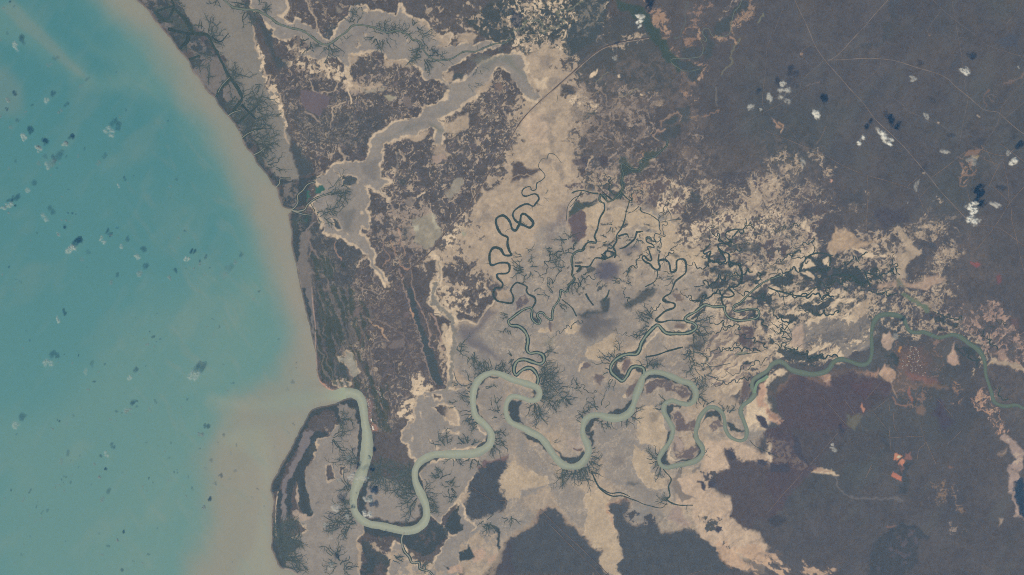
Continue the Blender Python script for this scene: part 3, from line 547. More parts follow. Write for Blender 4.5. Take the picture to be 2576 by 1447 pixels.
# Karumba-side dunes: long dark ridge, pale channel
area(['t12 1500 0 1560 0 1620 200 1680 400 1750 600 1830 750 1840 850 1870 940 1880 980 1800 980 1740 850 1700 750 1660 560 1610 330 1540 150 t11 1480 1250'], A(74, 86, 98), .9, 1)
area(['t12 1480 80 1540 200 1640 520 1700 760 1780 960 1620 960 1560 850 1500 700 1300 650 1200 350 1000 300 1000 180 1200 150'], A(93, 91, 101), 3, 2, .6)
for s, c, w in (('t11 1440 1250 1480 1400 t12 1490 0 1550 200 1600 330 1650 500 1700 740 1760 880 1800 990', A(152, 136, 133), .9), ('t12 1570 0 1600 110 1640 170 1720 330 1760 450 1730 560 1790 620', A(154, 136, 131), 1.1),
             ('t12 1740 250 1760 420 1880 620', A(129, 118, 115), .8), ('t12 1550 220 1590 290', A(176, 144, 127), 2), ('t12 1770 260 1830 370 1850 520 1880 620', A(150, 132, 127), 2.2),
             ('t12 1100 290 1180 360 1260 400 1290 490 1330 530', A(172, 148, 131), 1.6), ('t12 970 320 1110 285 1200 320 1320 360 1400 430', A(127, 118, 119), 1.2), ('t12 1400 430 1480 500 1580 620', A(120, 112, 120), .7),
             ('t12 1340 545 1250 540 1160 600 1150 660 1170 760', A(124, 118, 120), 1.5), ('t12 720 0 620 20 640 70 670 120 680 170 640 220 690 300 700 350 670 400 690 460 720 490', A(123, 116, 119), 1.9),
             ('t11 530 960 560 1030 610 1100 660 1180 710 1260 720 1340 715 1446', A(131, 122, 123), 1.9), ('t11 500 1290 600 1300 660 1300 715 1340', A(127, 118, 119), 1.5), ('t11 520 870 540 980 570 1060 540 1150', A(125, 118, 121), 1.7),
             ('t11 600 780 520 860', A(131, 124, 125), 1.5), ('t11 800 990 800 1080 860 1170', A(164, 136, 129), 1.0), ('t11 1130 1140 1050 1200 1010 1250', C_TAN, 2.0), ('t11 1310 1400 1340 1446', C_TAN, 2),
             ('t11 1200 1290 1250 1350 1300 1446', C_CREAM, 2.6), ('t10 790 910 830 820 850 790', C_TAN, 1.6), ('t10 930 860 945 1030', C_CREAM, 1.6), ('t10 900 690 950 850', C_CREAM, 5), ('t10 890 1030 780 1070 760 1120 755 1200', C_TAN, 1.6),
             ('t10 750 1200 750 1290', C_PALE, 1.0), ('t10 540 790 580 920 720 930 800 900', C_TAN, 1.2), ('t10 500 0 540 90 600 170 610 250 660 370', C_TAN, 1.8), ('t10 540 0 560 90', C_PALE, 1), ('t10 960 1340 1000 1370 1030 1330', C_PALE, .7),
             ('t10 960 830 1060 870 1160 880 1260 850', C_TAN, 2.0), ('t10 960 910 1050 940', C_PALE, 1.8), ('t10 1440 710 1450 800', C_PALE, .9), ('t10 480 1120 560 1160 640 1230', C_PALE, 1.5), ('t10 1020 1080 980 1300 1100 1180', A(112, 108, 116), .5),
             ('t11 800 20 790 80 740 120', C_TAN, 1.2), ('t11 830 40 880 110 900 180', C_TAN, 1.8), ('t11 1620 550 1700 490', C_CREAM, 1.8), ('t11 1450 60 1490 170', C_TAN, 1.5), ('t11 1420 200 1410 320 1440 100', A(121, 118, 119), 1.6),
             ('t11 1900 20 1910 100 1950 110', C_TAN, 1.6), ('t11 2560 80 2570 100', C_TAN, 1), ('t11 1350 540 1370 610', C_TAN, 1.2), ('t11 1390 560 1480 560 1450 600 1480 610', C_PALE, .9), ('t11 1210 720 1230 760 1280 810', C_TAN, 1.4),
             ('t12 1740 250 1760 330', C_PALE, .7), ('t12 1610 1100 1600 1200 1580 1370 1500 1420', C_TAN, 1.5), ('t12 1250 1150 1300 1250 1310 1340', A(154, 134, 129), 1.2), ('t12 1050 570 1150 740 1180 820 1250 890 1250 960', A(123, 116, 115), 1.4),
             ('t11 1440 1160 1480 1240 1540 1260', A(164, 136, 125), 1.4), ('t11 1290 960 1290 1060 1330 1140 1290 1220', A(154, 132, 123), .9), ('t11 1360 980 1390 1060 1400 1130', A(160, 136, 125), 1), ('t11 1400 1000 1470 1010 1500 1090 1490 1130', A(160, 136, 125), 1),
             ('t11 1420 850 1440 900 1440 980', A(172, 142, 129), 1.3), ('t11 1550 1150 1560 1300 1570 1446', A(140, 126, 120), 1), ('t11 1060 1446 1230 1500', C_PALE, 1)):
    line(s, c, w, 1, .9, .5)
line('t11 1830 1446 1860 1280 1840 1150 1760 1090', C_CREAM, 4.5, 2, .85, 1)
line('t11 1840 1420 1860 1280 1840 1180', A(150, 142, 134), 1.6, 1, .9, .6)
line('t12 1780 -30 1770 60 1790 150 1850 210 1960 290 1995 400 1960 470 1960 750 1970 900', C_CREAM, 8.0, 2, .95, 1)
line('t12 1900 400 1900 560 1930 640 1935 900 1930 1020', C_CREAM, 4.5, 2, .8, 1)
line('t12 1800 -30 1780 60 1790 150 1860 220 1960 300 1990 400 1985 500 1980 750 1960 950 1900 1040', A(133, 130, 127), 4.2, 1, 1, .8)
line('t12 2000 400 2030 360 2120 335 2220 350 2280 250 2390 140', C_CREAM, 2.0, 2, .9, .7)
speckle(['t12 1560 860 1640 900 1800 980 1640 1100 1560 1340 1450 1330 1450 1200 1550 1100'], .62, C_CREAM, 3)
speckle(['t12 1820 380 1900 600 1920 1020 1880 980 1840 850 1800 650'], .5, C_TAN, 3)
area(['t12 1990 820 2040 820 2140 980 2120 990 2030 950', 't12 2010 520 2030 560 2090 690 2060 670 2030 600'], C_TAN, 1, 1)
speckle(['t12 1850 0 2300 0 2230 250 2000 260 1850 130'], .4, C_CREAM, 4)
area(['t12 2410 20 2560 20 2576 80 2520 130 2430 110', 't11 2430 780 2500 740 2576 790 2576 900 2470 880 2440 820', 't11 2380 1080 2440 1080 2490 1140 2380 1190', 't11 2440 1320 2520 1330 2500 1400', 't11 2540 940 2560 1060 2500 1100 2470 1040'], C_TAN, 1, 1)
DUNE = stretch(74, 22, 2.2, 23)
DP = 't12 590 0 980 0 1200 300 1100 700 1300 1000 1380 1446 1130 1446 1100 1080 900 1000 680 960 620 700 610 400 t11 540 1100 900 1200'
for fld, cc_ in ((DUNE, A(70, 84, 90)), (-DUNE, A(116, 112, 114))):
    speckle([DP], .56 if fld is DUNE else .17, cc_, 5, k=.3, op=.75 if fld is DUNE else .55, field=fld, halo=.1)
line('t12 640 600 700 760 730 930', A(128, 122, 124), 1.6, 2, .6); line('t12 700 620 770 800 780 930', A(120, 116, 118), 1.4, 2, .6)
area(['t12 910 640 960 660 1010 780 1030 850 1010 880 960 880 930 780 840 740 830 710 880 720 910 700'], A(146, 144, 138), 1, 1)
# pale lakes / pans of the west
for s, c in (('t11 1900 490 1960 450 1990 370 2020 340 2075 340 2090 420 2060 480 2000 520 1970 560 1940 550', A(147, 142, 135)), ('t11 1560 780 1760 700 1850 850 1870 900 1750 1070 1680 1040 1600 1000 1600 880', A(147, 142, 133)),
             ('t11 1760 700 1800 710 1820 820 1870 860 1800 860 1770 800', A(170, 166, 151)), ('t11 1580 820 1640 820 1640 870 1600 870', A(166, 164, 151)), ('t11 2050 840 2090 850 2100 880', A(162, 160, 147)), ('t11 2070 890 2120 900 2120 930 2090 930', A(155, 158, 143)),
             ('t11 1490 560 1560 530 1600 590 1560 630 1500 620', A(129, 122, 121)), ('t10 1060 890 1130 910 1200 880 1210 920 1110 930', A(153, 146, 137)), ('t10 1280 960 1380 965 1390 1000 1300 990', A(158, 154, 140)), ('t10 1230 880 1290 880 1280 930 1240 910', A(149, 144, 137)),
             ('t10 800 80 830 60 870 90 850 120 810 115', A(131, 126, 123)), ('t10 1480 1000 1540 985 1570 1050 1530 1085 1480 1050', A(118, 112, 116)), ('t10 1380 830 1420 825 1430 860 1390 870', A(116, 108, 114)), ('t10 2340 1150 2400 1150 2400 1200 2340 1200', A(124, 118, 116)),
             ('t11 1820 0 1900 0 1910 100 1860 130 1780 100', A(150, 138, 130)), ('t11 1770 120 1900 100 1930 130 1820 200 1780 180', A(160, 144, 137)), ('t12 1390 540 1480 530 1490 600 1400 610 1330 590', A(118, 112, 116)), ('t12 1480 250 1520 260 1520 310 1485 300', A(112, 106, 116)),
             ('t12 1000 210 1080 190 1040 240 1010 300 980 300', A(116, 108, 112)), ('t10 480 1040 640 980 650 1060 560 1100 500 1080', A(123, 112, 117)), ('t10 420 920 640 930 760 980 640 1180 500 1100', A(108, 102, 114)), ('t10 2390 850 2470 830 2500 900 2430 930', A(123, 110, 109)),
             ('t21 640 580 700 600 880 590 760 640 690 660 630 720 560 740 600 640', A(64, 82, 92)), ('t21 560 760 680 670 740 700 760 840 700 960 650 1000 620 990 590 860', A(94, 88, 102)), ('t21 700 590 860 555 860 580 720 620', C_MANG),
             ('t21 1350 940 1400 950 1420 990 1370 990', A(98, 98, 104)), ('t21 1440 1040 1500 1030 1500 1100 1450 1110', A(122, 120, 122)), ('t22 60 100 130 80 170 140 120 200 40 220', A(100, 96, 108)), ('t22 1620 60 1720 40 1720 140 1640 130', A(112, 104, 108)),
             ('t22 380 330 420 330 400 440 380 430', A(104, 98, 106)), ('t22 690 770 760 750 800 800 700 840', A(106, 100, 108)), ('t22 840 880 900 870 930 900 880 990 840 960', A(104, 98, 106)), ('t22 1120 720 1190 700 1200 780 1150 850 1110 820', A(104, 96, 106)),
             ('t22 1340 1000 1420 930 1520 910 1640 980 1760 1010 1800 1080 1720 1120 1650 1050 1560 1040 1540 990 1450 1010 1360 1080', A(98, 94, 104)), ('t22 1140 1060 1250 930 1270 920 1230 1050 1170 1100', A(104, 98, 106)), ('t22 1620 1270 1700 1230 1740 1370 1840 1330 1840 1446 1660 1446', A(102, 96, 106)),
             ('t23 1620 200 1640 60 1720 60 1740 180 1840 160 1870 100 1890 190 1800 270 1650 270', A(102, 96, 106)), ('t23 1640 60 1700 60 1740 150 1700 200 1640 180', A(160, 146, 141)), ('t22 1720 1250 1750 1240 1810 1330 1730 1380', A(166, 152, 143)),
             ('t23 620 180 720 170 700 195 620 205', A(100, 88, 98)), ('t23 560 60 720 60 700 150 620 180 560 190', A(162, 150, 143)), ('t22 1990 1380 2100 1310 2120 1390 2000 1446', A(108, 102, 110)), ('t22 1650 350 1780 350 1740 400 1640 400', A(112, 104, 108)),
             ('t22 2280 400 2400 380 2450 520 2560 560 2500 640 2300 600 2280 520', A(92, 88, 100)), ('t22 2250 670 2350 640 2380 670 2250 685', A(120, 126, 118)), ('t22 2360 880 2310 1050 2290 1200 2350 1150 2420 950', A(104, 98, 106)), ('t22 2200 60 2480 -20 2300 150 2220 180', A(150, 138, 128))):
    dark = s.startswith(('t22', 't23')) and float(c.mean()) < .13
    if dark: area([s], C_CREAM, .5, 1, .0, rim=1.0)
    sl, d = area([s], c, 1.0, 1, .92, var=.08)
    if dark: speckle([s], .30, A(150, 138, 130), 1.5, k=.2)
for s in ('t22 1380 960 1480 900 1600 910 1700 960 1680 970 1560 920 1450 920 1340 990', 't22 1060 790 1130 740 1110 760 1060 830', 't22 1600 430 1760 410 1790 380 1700 440', 't22 1840 310 1990 200 1900 290 1840 330', 't22 2260 290 2390 260 2300 310',
          't22 1320 600 1350 540 1440 450 1490 430 1380 530 1330 610', 't23 1560 280 1570 200 1600 160 1590 250 1640 290 1760 290 1640 300', 't22 1100 1110 1140 1070 1160 1110 1120 1130', 't22 670 840 690 780 740 740 690 850'):
    area([s], C_CREAM, .7, 1, .9)
# dark wet stains on the plain
for s, c, o, sf in (('t12 2000 420 2200 380 2290 240 2400 250 2300 380 2200 520 2400 640 2440 720 2150 600 2050 480', C_MOIST, .75, 5), ('t22 650 290 900 230 1000 110 1020 180 920 290 1050 310 900 390 780 480 700 440 740 330', A(100, 101, 110), .9, 5),
              ('t22 680 330 760 300 900 300 1060 330 1000 420 860 470 760 490 690 450', A(104, 104, 112), .75, 6), ('t21 900 1180 1120 1180 1140 1280 1020 1360 860 1360 820 1290', A(96, 96, 110), .6, 5),
              ('t21 830 1280 950 1210 1090 1220 1050 1320 950 1370 850 1320', A(92, 94, 112), .85, 4), ('t21 360 850 470 640 560 620 540 800 430 850 380 1000', A(108, 104, 116), .6, 6), ('t22 1070 40 1200 0 1250 100 1000 300', A(118, 116, 122), .5, 8),
              ('t22 1140 150 1340 0 1420 40 1340 150 1200 220', C_MANG, .85, 2.5), ('t22 1820 80 1900 40 1950 100 1850 120', C_MANG, .9, 2), ('t22 1700 600 1900 550 2000 510 1880 620 1720 620', C_MANG, .9, 2), ('t22 1380 760 1450 680 1500 700 1400 770', C_MANG, .8, 2.5),
              ('t21 1960 1240 2180 1230 2200 1270 2060 1300', C_MANG, .9, 2), ('t22 900 150 1010 100 1020 170 920 240', C_MANG, .85, 1.5), ('t22 640 290 760 260 920 220 900 250 740 310', C_MANG, .85, 2), ('t21 2040 960 2110 950 2160 1000 2060 990', C_MANG, .7, 2.5), ('t21 1600 1120 1680 1090 1720 1110 1640 1160', C_MANG, .8, 2),
              ('t23 1150 530 1210 500 1300 530 1230 570', A(90, 96, 106), .8, 2.5), ('t23 980 300 1120 270 1180 350 1000 340', A(118, 114, 118), .6, 4), ('t22 330 520 420 480 420 560 340 580', A(108, 112, 108), .6, 4), ('t22 860 960 1080 1010 1020 1070 880 1020', A(116, 120, 128), .5, 4),
              ('t23 80 590 320 570 200 650 90 680', A(122, 124, 130), .7, 2.5), ('t23 1590 520 1650 420 1700 400 1660 500 1700 640 1840 680 1690 720 1620 640', A(123, 118, 119), .9, 1), ('t23 1780 420 1870 350 1870 400 1800 440', A(124, 120, 122), .9, 1), ('t23 1560 740 1640 760 1700 860 1830 940 1700 970 1560 860', A(152, 136, 135), .7, 2),
              ('t21 280 1220 310 1210 310 1250 280 1250', A(104, 106, 114), .6, 2), ('t21 1110 1060 1240 1010 1250 1070 1200 1130', A(104, 104, 116), .7, 3), ('t22 1370 1290 1460 1270 1480 1330 1390 1360', A(141, 132, 125), .8, 1.5), ('t22 480 230 620 250 640 320 520 340', A(122, 126, 130), .5, 4),
              ('t21 1440 1000 1510 1020 1500 1100 1440 1100', A(124, 122, 124), .7, 1.5), ('t21 2400 700 2576 640', C_MUD, .1, 2), ('t22 1860 480 2000 540 1760 560 1700 520', A(104, 104, 110), .6, 3), ('t22 1870 330 1960 320 2000 380 1900 390', A(110, 108, 114), .6, 3)):
    area([s], c, sf, 2, o, var=.06)
# wet dark braid of the eastern creeks
for s, o in (('t31 340 1280 380 1150 450 1110 530 1105 620 1130 610 1240 560 1446 500 1446 480 1370 400 1340 330 1310', .8), ('t31 640 1210 720 1240 830 1225 960 1280 1010 1380 1000 1446 900 1446 860 1340 700 1320 600 1340', .78),
          ('t32 110 270 280 280 300 320 230 340 120 310', .95), ('t32 120 600 250 590 400 650 600 630 600 670 450 720 220 710 140 650', .9), ('t32 300 150 480 140 660 90 670 130 520 220 600 260 500 290 380 230', .85), ('t32 0 60 70 50 60 180 0 200', .9),
          ('t32 340 760 500 740 480 770 360 770', .85), ('t31 0 1340 150 1300 290 1330 240 1400 100 1440 0 1446', .6), ('t22 2440 50 2576 0 2576 220 2500 180', .6), ('t21 2250 1330 2480 1290 2440 1380 2300 1400', .5), ('t21 1900 1446 2170 1330 2160 1400 2000 1446', .7),
          ('t22 2350 740 2470 700 2400 760 2320 780', .8), ('t32 0 510 90 530 60 580 0 580', .6), ('t32 1150 640 1350 620 1330 780 1200 820', .3), ('t22 2576 820 2420 930 2400 1000 2450 1060 2480 960 2576 920', .9), ('t32 0 790 20 770 0 760', .5), ('t32 1620 250 1800 260 1900 330 1850 380 1650 330', .6),
          ('t32 1880 600 2000 620 2140 720 2130 780 2000 700', .6), ('t32 1690 400 1780 430 1700 450', .8)):
    speckle([s], o, C_MANG, 2, k=.3, field=SPK*.8+.2)
area(['t31 340 1290 400 1290 470 1350 460 1370 380 1330', 't31 370 1180 440 1170 480 1220 400 1260 350 1270', 't31 560 1160 620 1150 610 1230 570 1220', 't31 490 1320 520 1310 510 1350 490 1350'], C_CREAM, .9, 1, .95)
area(['t31 0 1420 60 1380 200 1370 280 1340 280 1360 150 1400'], C_MANG, 1, 1, .8)
area(['t32 1350 50 1460 100 1560 160 1640 230 1620 240 1500 180 1380 110', 't31 1280 1370 1320 1360 1400 1446 1300 1446'], A(112, 116, 112), 1.4, 1, .9)
line('t32 1370 60 1470 140 1570 190 1610 240', A(104, 118, 110), 3.4, 1, .9, .8)
# river banks: pale levees then dark mangrove on the inner bends
INNER = ['t23 400 150 480 240 520 300 600 330 690 310 740 230 720 190 690 230 620 265 520 240 450 190', 't23 90 10 300 90 380 220 440 290 400 250 300 160 180 90', 't23 735 0 770 60 800 190 818 100 815 0',
         't23 1490 300 1520 340 1600 345 1560 290 1560 180 1500 250', 't23 1550 150 1600 0 1570 0 1520 150', 't23 1805 0 1830 60 1880 150 1930 190 1900 260 1860 290 1720 310 1620 335 1720 280 1860 250 1890 190 1840 130 1810 60',
         't22 1540 1180 1700 1180 1760 1195 1640 1200 1600 1260 1620 1330 1600 1370 1550 1290', 't22 1320 930 1390 870 1480 860 1600 895 1700 960 1780 985 1830 1050 1820 1130 1770 1150 1800 1060 1760 1000 1650 970 1520 920 1420 905 1350 965 1300 1100',
         't22 730 1440 760 1350 800 1300 880 1310 830 1340 790 1400 780 1446', 't22 950 1275 1100 1290 1180 1230 1220 1150 1200 1120 1150 1190 1050 1220', 't22 1000 850 1050 900 1110 930 1160 870 1100 850 1060 790 1080 740 1200 690 1120 700 1030 750',
         't22 1170 840 1220 810 1290 810 1320 880 1300 950 1230 1090 1210 1100 1270 960 1290 870 1240 830 1190 850', 't22 1940 1270 1990 1225 2060 1230 2120 1290 2130 1370 2080 1300 2020 1290 1960 1310 1900 1380', 't22 2150 1340 2280 1410 2350 1446 2200 1446',
         't22 -60 1130 100 1125 90 1170 60 1250 70 1330 120 1380 -20 1340', 't22 0 900 100 945 200 975 245 955 255 900 230 850 270 870 270 970', 't22 200 1000 250 1030 260 1070 220 1120 160 1125 230 1090 220 1040',
         't12 2220 1040 2260 950 2330 885 2420 885 2576 945 2440 900 2330 915 2270 970 2240 1060 2225 1180 2260 1290 2410 1446 2330 1446 2220 1300 2190 1180', 't13 1615 440 1650 330 1730 300 1800 270 1900 265 1740 310 1670 380 1645 450 1690 590 1740 680 1760 780 1750 880 1720 700 1630 560',
         't13 1020 700 1050 590 1100 480 1150 460 1120 580 1100 660 1100 780 1080 850 1130 880 1250 900 1400 920 1500 950 1600 925 1660 860 1640 740 1690 800 1690 880 1640 940 1560 970 1450 955 1300 925 1130 905 1030 830',
         't13 1035 0 1075 0 1060 200 1030 340 1015 300 1025 150', 't12 1010 1140 1050 1230 1070 1340 1080 1446 1040 1446 1050 1300', 't13 2330 0 2300 100 2200 170 2250 180 2330 110 2350 30',
         't22 1760 310 1850 260 1930 200 1960 200 1880 290 1820 330', 't22 1790 360 1840 380 1830 420 1760 445 1640 445 1560 440 1800 420', 't22 1300 600 1290 640 1250 680 1180 660 1260 600 1300 540 1400 430 1330 560',
         't22 2250 200 2240 250 2300 240 2240 210', 't22 2390 230 2460 230 2465 290 2380 310 2430 270', 't22 1440 330 1500 250 1470 320 1500 340', 't22 1520 120 1540 150 1590 145 1530 100', 't22 200 280 240 300 275 330 260 360 220 340',
         't32 120 760 150 760 200 810 160 800', 't13 1180 0 1200 30 1200 90 1180 80']
for s in INNER: area([s], C_MANG, .9, 1, .97, var=.12)
line('t22 1360 1140 1530 1080 1550 1150', C_TAN, .9, 1, .0)
# weathering of everything pale: crust, damp films, scattered plants
pale = sstep(.17, .32, col[..., 0])*(1-sstep(-2, 3, 0*X))
pale = sstep(.15, .30, col[..., 0])
n1 = stretch(-42, 15, 3.4, 10); n2 = stretch(-30, 8, 2.4, 16)
ce = (sstep(640, 740, X) + .25)/1.25
g = (pale*sstep(.15, 1.0, n1)*.50*ce)[..., None]
col[:] = col*(1-g) + A(128, 120, 120)*g
g = (pale*sstep(.35, 1.0, n2)*.42*ce)[..., None]
col[:] = col*(1-g) + C_CREAM*g
g = (pale*sstep(.60, .95, SPK + .25*NL)*.5*sstep(600, 740, X))[..., None]
col[:] = col*(1-g) + A(96, 94, 102)*g
col *= (1 + (pale*(.07*NM + .07*NF + .05*NL))[..., None])
line('t20 1390 378 1150 415 950 465 850 520 740 610 640 700 540 790 430 890 300 1000 150 1150 60 1260 t11 2535 0 2350 280 2250 450 2160 600 2030 750 1900 900 1770 1070 1600 1220 1500 1310 1390 1446 t12 1300 150 1200 330 1060 500 1050 580', A(132, 124, 124), 2.6, 1, .25, 1.2)
# orange clearings and farm blocks
for s, c, o in (('t33 1280 215 1345 250 1310 295 1262 275', A(180, 128, 113), 1), ('t33 1320 320 1350 280 1400 300 1370 350', A(184, 130, 117), 1), ('t33 1265 420 1350 455 1345 500 1240 460', A(176, 120, 111), 1), ('t33 1370 215 1440 205 1452 280 1380 290', A(136, 106, 108), .8),
             ('t33 1300 245 1328 252 1318 278 1297 270', A(190, 186, 161), 1), ('t33 1330 350 1370 350 1360 430 1340 400', A(128, 104, 106), .6), ('t32 940 1180 980 1230 970 1250 930 1210', A(180, 134, 119), .9), ('t32 850 1300 960 1260 900 1380 850 1420 790 1370', A(108, 106, 104), .6),
             ('t30 320 530 340 520 345 545 328 548', C_ORANGE, 1), ('t12 1170 1330 1220 1400 1230 1446 1180 1446', A(158, 126, 120), .8), ('t12 1110 1110 1160 1130 1180 1300 1150 1380 1120 1200', A(136, 116, 118), .7), ('t30 1600 330 1630 335 1620 345', C_ORANGE, .8), ('t31 0 0 60 20 40 60', C_ORANGE, .0),
             ('t30 1700 1240 1722 1240 1720 1258 1702 1256', C_TAN, .9), ('t30 2100 1170 2122 1170 2120 1188', C_TAN, .9), ('t31 1560 285 1580 285 1580 302 1562 300', C_TAN, .9), ('t31 620 365 640 365 640 388 620 386', A(190, 154, 141), 1), ('t31 865 635 890 635 890 652', C_ORANGE, .9),
             ('t31 1990 90 2130 60 2100 110 2000 130', A(140, 118, 112), .7), ('t31 2060 120 2110 120 2110 140 2060 140', A(154, 134, 101), .7), ('t30 30 1190 130 1280 150 1300 90 1280', C_ORANGE, .9)):
    area([s], c, .7, 1, o)

# ================================================================== COAST and elevation
COAST = ('t00 1100 -500 1250 -160 1370 0 1430 50 1500 120 1540 190 1600 255 1660 330 1720 390 1790 500 1850 560 1910 640 1935 720 2000 790 2040 860 2100 940 2165 990 2190 1050 2280 1160 2310 1190 2370 1270 2430 1370 '
         't01 2450 0 2490 60 2540 105 2560 150 t11 0 190 60 260 120 335 160 410 205 440 215 470 235 550 255 630 300 650 355 665 330 720 340 800 360 900 355 1000 380 1130 410 1250 430 1350 '
         't12 445 0 470 120 500 250 540 400 560 510 590 610 600 700 610 850 640 950 700 1010 770 1040 830 1018 890 1008 960 1030 1010 1060 1010 1120 960 1105 870 1130 790 1165 600 1215 545 1250 500 1330 430 1446 '
         't13 350 170 280 290 210 430 160 510 145 600 165 650 180 700 165 850 160 950 160 1080 148 1155 175 1230 215 1330 250 1380 330 1400 400 1440 520 1600')
coast = [tuple(p) for p in P(COAST)]
cs = smooth(coast, 3)
land = cs + [(cs[-1][0]+40, 7000), (7000, 7000), (7000, -7000), (-1500, -7000)]
wx = X + .45*NF + .5*NM; wy = Y + .45*NM
WARP[3] = (wx, wy)
slc = (slice(0, H_), slice(0, W_))
sdc = sd_poly(land, slc, 26, 3)                     # negative on land
dd = sdc
put(slc, (1-sstep(.2, 1.4, np.abs(dd+.7)))*.35, C_PALE, .1)
Z = np.clip(-sdc*.35, -.35, .30) + .012*NM + .008*NF
Z = Z.astype(np.float32)

# ================================================================== materials
def attr_mat(name, rough, spec, nscale, namp, bump=0, attr='cover', fine=.0):
    m = bpy.data.materials.new(name); m.use_nodes = True
    nt = m.node_tree; N = nt.nodes; L = nt.links
    b = N['Principled BSDF']; b.inputs['Roughness'].default_value = rough; b.inputs['Specular IOR Level'].default_value = spec
    a = N.new('ShaderNodeAttribute'); a.attribute_name = attr
    tc = N.new('ShaderNodeTexCoord')
    n = N.new('ShaderNodeTexNoise'); n.inputs['Scale'].default_value = nscale; n.inputs['Detail'].default_value = 6; n.inputs['Roughness'].default_value = .7
    L.new(tc.outputs['Object'], n.inputs['Vector'])
    mr = N.new('ShaderNodeMapRange'); mr.inputs['From Min'].default_value = .3; mr.inputs['From Max'].default_value = .7
    mr.inputs['To Min'].default_value = 1-namp; mr.inputs['To Max'].default_value = 1+namp
    L.new(n.outputs['Fac'], mr.inputs['Value'])
    mul = N.new('ShaderNodeVectorMath'); mul.operation = 'SCALE'
    L.new(a.outputs['Color'], mul.inputs[0]); L.new(mr.outputs['Result'], mul.inputs['Scale'])
    L.new(mul.outputs['Vector'], b.inputs['Base Color'])
    return m
def flat_mat(name, c, rough=.9, spec=.1, nscale=.3, amp=.15, c2=None):
    m = bpy.data.materials.new(name); m.use_nodes = True
    nt = m.node_tree; N = nt.nodes; L = nt.links
    b = N['Principled BSDF']; b.inputs['Roughness'].default_value = rough; b.inputs['Specular IOR Level'].default_value = spec
    tc = N.new('ShaderNodeTexCoord')
    n = N.new('ShaderNodeTexNoise'); n.inputs['Scale'].default_value = nscale; n.inputs['Detail'].default_value = 5
    L.new(tc.outputs['Object'], n.inputs['Vector'])
    r = N.new('ShaderNodeValToRGB'); r.color_ramp.elements[0].position = .3; r.color_ramp.elements[1].position = .7
    c = np.array(c); c2 = np.array(c2) if c2 is not None else c*(1+amp)
    r.color_ramp.elements[0].color = (*(c*(1-amp)), 1); r.color_ramp.elements[1].color = (*c2, 1)
    L.new(n.outputs['Fac'], r.inputs['Fac']); L.new(r.outputs['Color'], b.inputs['Base Color'])
    return m

def grid_obj(name, gx, gy, z, rgb, mat, kind='structure'):
    h, w = gx.shape
    me = bpy.data.meshes.new(name)
    n = h*w
    co = np.empty((n, 3), np.float32); co[:, 0] = gx.ravel()-512; co[:, 1] = 287.5-gy.ravel(); co[:, 2] = z.ravel()
    idx = np.arange(n).reshape(h, w)
    f = np.stack([idx[1:, :-1], idx[1:, 1:], idx[:-1, 1:], idx[:-1, :-1]], -1).reshape(-1, 4)
    me.vertices.add(n); me.vertices.foreach_set('co', co.ravel())
    me.loops.add(f.size); me.loops.foreach_set('vertex_index', f.ravel().astype(np.int32))
    me.polygons.add(len(f)); me.polygons.foreach_set('loop_start', (np.arange(len(f))*4).astype(np.int32))
    me.polygons.foreach_set('use_smooth', np.ones(len(f), bool))
    me.update()
    a = me.attributes.new('cover', 'FLOAT_COLOR', 'POINT')
    c4 = np.ones((n, 4), np.float32); c4[:, :3] = np.clip(rgb.reshape(-1, 3), .004, 1)
    a.data.foreach_set('color', c4.ravel())
    me.materials.append(mat)
    o = bpy.data.objects.new(name, me); COL.objects.link(o); o['kind'] = kind
    return o


# ------------------------------------------------------------------ sea
sx = axis(-44, 300, 1.3, 5000, 24); sx = sx[sx < 420]; sy = axis(-44, 620, 1.3, 5000, 24)
SX, SY = [v.astype(np.float32) for v in np.meshgrid(sx, sy)]
def sea_poly(s, soft, k, amp=14):
    pts = smooth(P(s), 6)
    ax_ = SX + amp*fbm(SX, SY*.8, 60, 4, k); ay_ = SY + amp*fbm(SX, SY, 60, 4, k+7)
    ins = np.zeros(SX.shape, bool); d = np.full(SX.shape, 1e9, np.float32)
    n = len(pts)
    for i in range(n):
        x0, y0 = pts[i][:2]; x1, y1 = pts[(i+1) % n][:2]
        if y0 != y1: ins ^= ((ay_ < y0) != (ay_ < y1)) & (ax_ < (x1-x0)*(ay_-y0)/(y1-y0) + x0)
        dx, dy = x1-x0, y1-y0; L = dx*dx+dy*dy+1e-9
        t = np.clip(((ax_-x0)*dx + (ay_-y0)*dy)/L, 0, 1)
        np.minimum(d, (ax_-x0-t*dx)**2 + (ay_-y0-t*dy)**2, out=d)
    d = np.sqrt(d); d = np.where(ins, -d, d)
    return 1 - sstep(-soft, soft, d)
TEAL = A(74, 130, 139); TEAL2 = A(87, 138, 143); MIDSEA = A(106, 144, 142); BEIGE = A(143, 142, 134); SILT = A(152, 146, 138)
sea = np.empty(SX.shape + (3,), np.float32)
m = np.clip((SY-60)/420 + .25*fbm(SX, SY, 150, 3, 4), 0, 1)[..., None]
sea[:] = TEAL*(1-m) + TEAL2*m
def seamix(a, c):
    global sea
    a = np.clip(a, 0, 1)[..., None]; sea = sea*(1-a) + c*a
seamix(sea_poly('t02 0 1500 700 1000 1500 300 2300 -200 t02 2576 0 t03 2576 1700 0 1700', 34, 2, 18)*.55, MIDSEA)
seamix(sea_poly('t00 -200 0 150 60 500 420 900 740 1300 860 1250 920 900 900 500 660 200 480 -200 420', 9, 5, 7)*.42, MIDSEA)
seamix(sea_poly('t00 100 0 400 300 900 760 700 680 350 420 0 100', 3.5, 15, 4)*.25, BEIGE)
